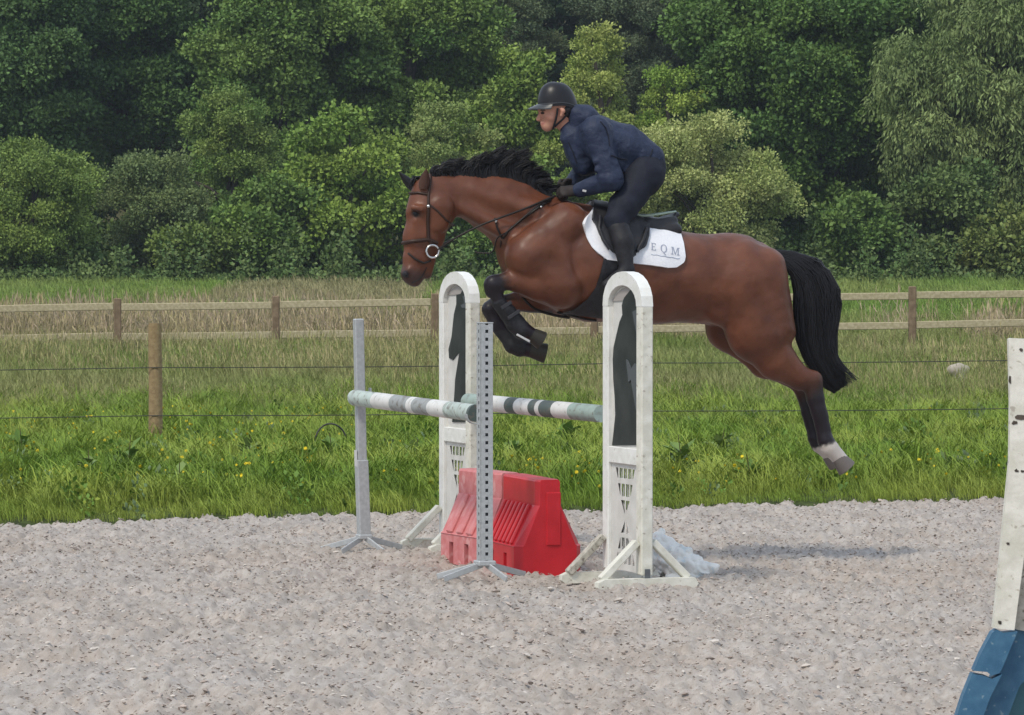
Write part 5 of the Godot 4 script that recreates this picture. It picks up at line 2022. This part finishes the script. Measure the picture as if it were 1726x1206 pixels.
	out = (Vector3(.1, .55, -1.0) - f * f.dot(Vector3(.1, .55, -1.0))).normalized()
	put(net(field(hand_bones(wr, f, f.cross(out) * -1.0 if f.cross(out).y < 0 else f.cross(out), out, 1.12), .004)), "glove", M.glove, p)
	var ck := MB.new()
	ck.tube([H(971, 321, .118), H(965.5, 322, .108)], .0215, 14)
	put(ck.done(), "wrist", M.skin_flat, bodyo)
	# --- helmet
	var mb := MB.new()
	var c := H(939, 178, 0)
	var rings := []
	for j in 15:
		var a := PI * .5 * j / 14.0
		var ring := []
		for i in 41:
			var b := TAU * i / 40.0
			var back: float = max(0.0, cos(b))
			var x := cos(b) * (.113 + .008 * back) * pow(cos(a), .72)
			var z := sin(b) * .094 * pow(cos(a), .72)
			var y := sin(a) * .135 - (1.0 - sin(a)) * (.006 + .045 * back * back) + cos(b) * -.004
			ring.append(c + Vector3(x, y, z).rotated(Vector3(0, 0, 1), .10))
		rings.append(ring)
	smooth_grid(mb, rings, c)
	# underside rim
	for i in 40: mb.quad_out(rings[0][i], rings[0][i + 1], c.lerp(rings[0][i + 1], .86), c.lerp(rings[0][i], .86), c + Vector3(0, .2, 0))
	var he := put(mb.done(), "helmet", M.helmet, p)
	mb = MB.new()
	var pr := []
	for j in 6:
		var t := j / 5.0
		var ring := []
		for i in 21:
			var b := PI + (i / 20.0 - .5) * 2.3
			var reach: float = .113 + .062 * t * pow(max(0.0, cos(b - PI)), .8)
			ring.append(c + Vector3(cos(b) * reach, .012 - .020 * t + .008 * cos(b * 2.0), sin(b) * .096 * (1.0 + t * .08)).rotated(Vector3(0, 0, 1), .12))
		pr.append(ring)
	var pr2 := []
	for ring in pr:
		var r2 := []
		for q in ring: r2.append(q - Vector3(0, .006, 0))
		pr2.append(r2)
	smooth_grid(mb, pr, c - Vector3(0, .5, 0))
	smooth_grid(mb, pr2, c + Vector3(0, .5, 0))
	for i in 20: mb.quad_out(pr[5][i], pr[5][i + 1], pr2[5][i + 1], pr2[5][i], c)
	put(mb.done(), "peak", M.helmet_peak, he)
	mb = MB.new()
	var band := []
	for i in 41: band.append(rings[1][i] + (rings[1][i] - c) * .012)
	mb.tube(band, .0035, 6)
	put(mb.done(), "rim_band", M.helmet_peak, he)
	mb = MB.new()
	for s in [1.0, -1.0]:
		mb.tube(smooth_line([H(940, 183, .084 * s), H(938, 197, .070 * s), H(933, 215, .035 * s), H(931, 218, .0)], 12), .0065, 6)
		mb.tube(smooth_line([H(957, 192, .075 * s), H(948, 202, .067 * s), H(935, 214, .040 * s)], 10), .0055, 6)
	put(mb.done(), "chin_strap", M.boot_black, he)
	mb = MB.new()
	mb.tube(smooth_line([H(966, 180, .055), H(970, 190, .04), H(970, 192, .0), H(970, 190, -.04), H(966, 180, -.055)], 12), .016, 8)
	put(mb.done(), "harness", M.boot_black, he)
	# hair at the nape
	var hair := field([hb(955, 186, .05, 10, 962, 196, .03, 9, 6), hb(955, 186, -.05, 10, 962, 196, -.03, 9, 6), hb(962, 190, 0, 12, 963, 197, 0, 10, 6)], .008)
	put(net(hair), "hair", M.hair, p)

func smooth_grid(mb: MB, g: Array, o: Vector3) -> void:
	var R := g.size()
	var C: int = g[0].size()
	var nr := []
	for j in R:
		var row := []
		for i in C:
			var du: Vector3 = g[j][min(i + 1, C - 1)] - g[j][max(i - 1, 0)]
			var dv: Vector3 = g[min(j + 1, R - 1)][i] - g[max(j - 1, 0)][i]
			if (g[j][0] - g[j][C - 1]).length() < 1e-5 and (i == 0 or i == C - 1): du = g[j][1] - g[j][C - 2]
			var n := du.cross(dv)
			if n.length() < 1e-9: n = g[j][i] - o
			n = n.normalized()
			if n.dot(g[j][i] - o) < 0.0: n = -n
			row.append(n)
		nr.append(row)
	for j in R - 1:
		for i in C - 1:
			mb.stri(g[j][i], g[j][i + 1], g[j + 1][i + 1], nr[j][i], nr[j][i + 1], nr[j + 1][i + 1])
			mb.stri(g[j][i], g[j + 1][i + 1], g[j + 1][i], nr[j][i], nr[j + 1][i + 1], nr[j + 1][i])
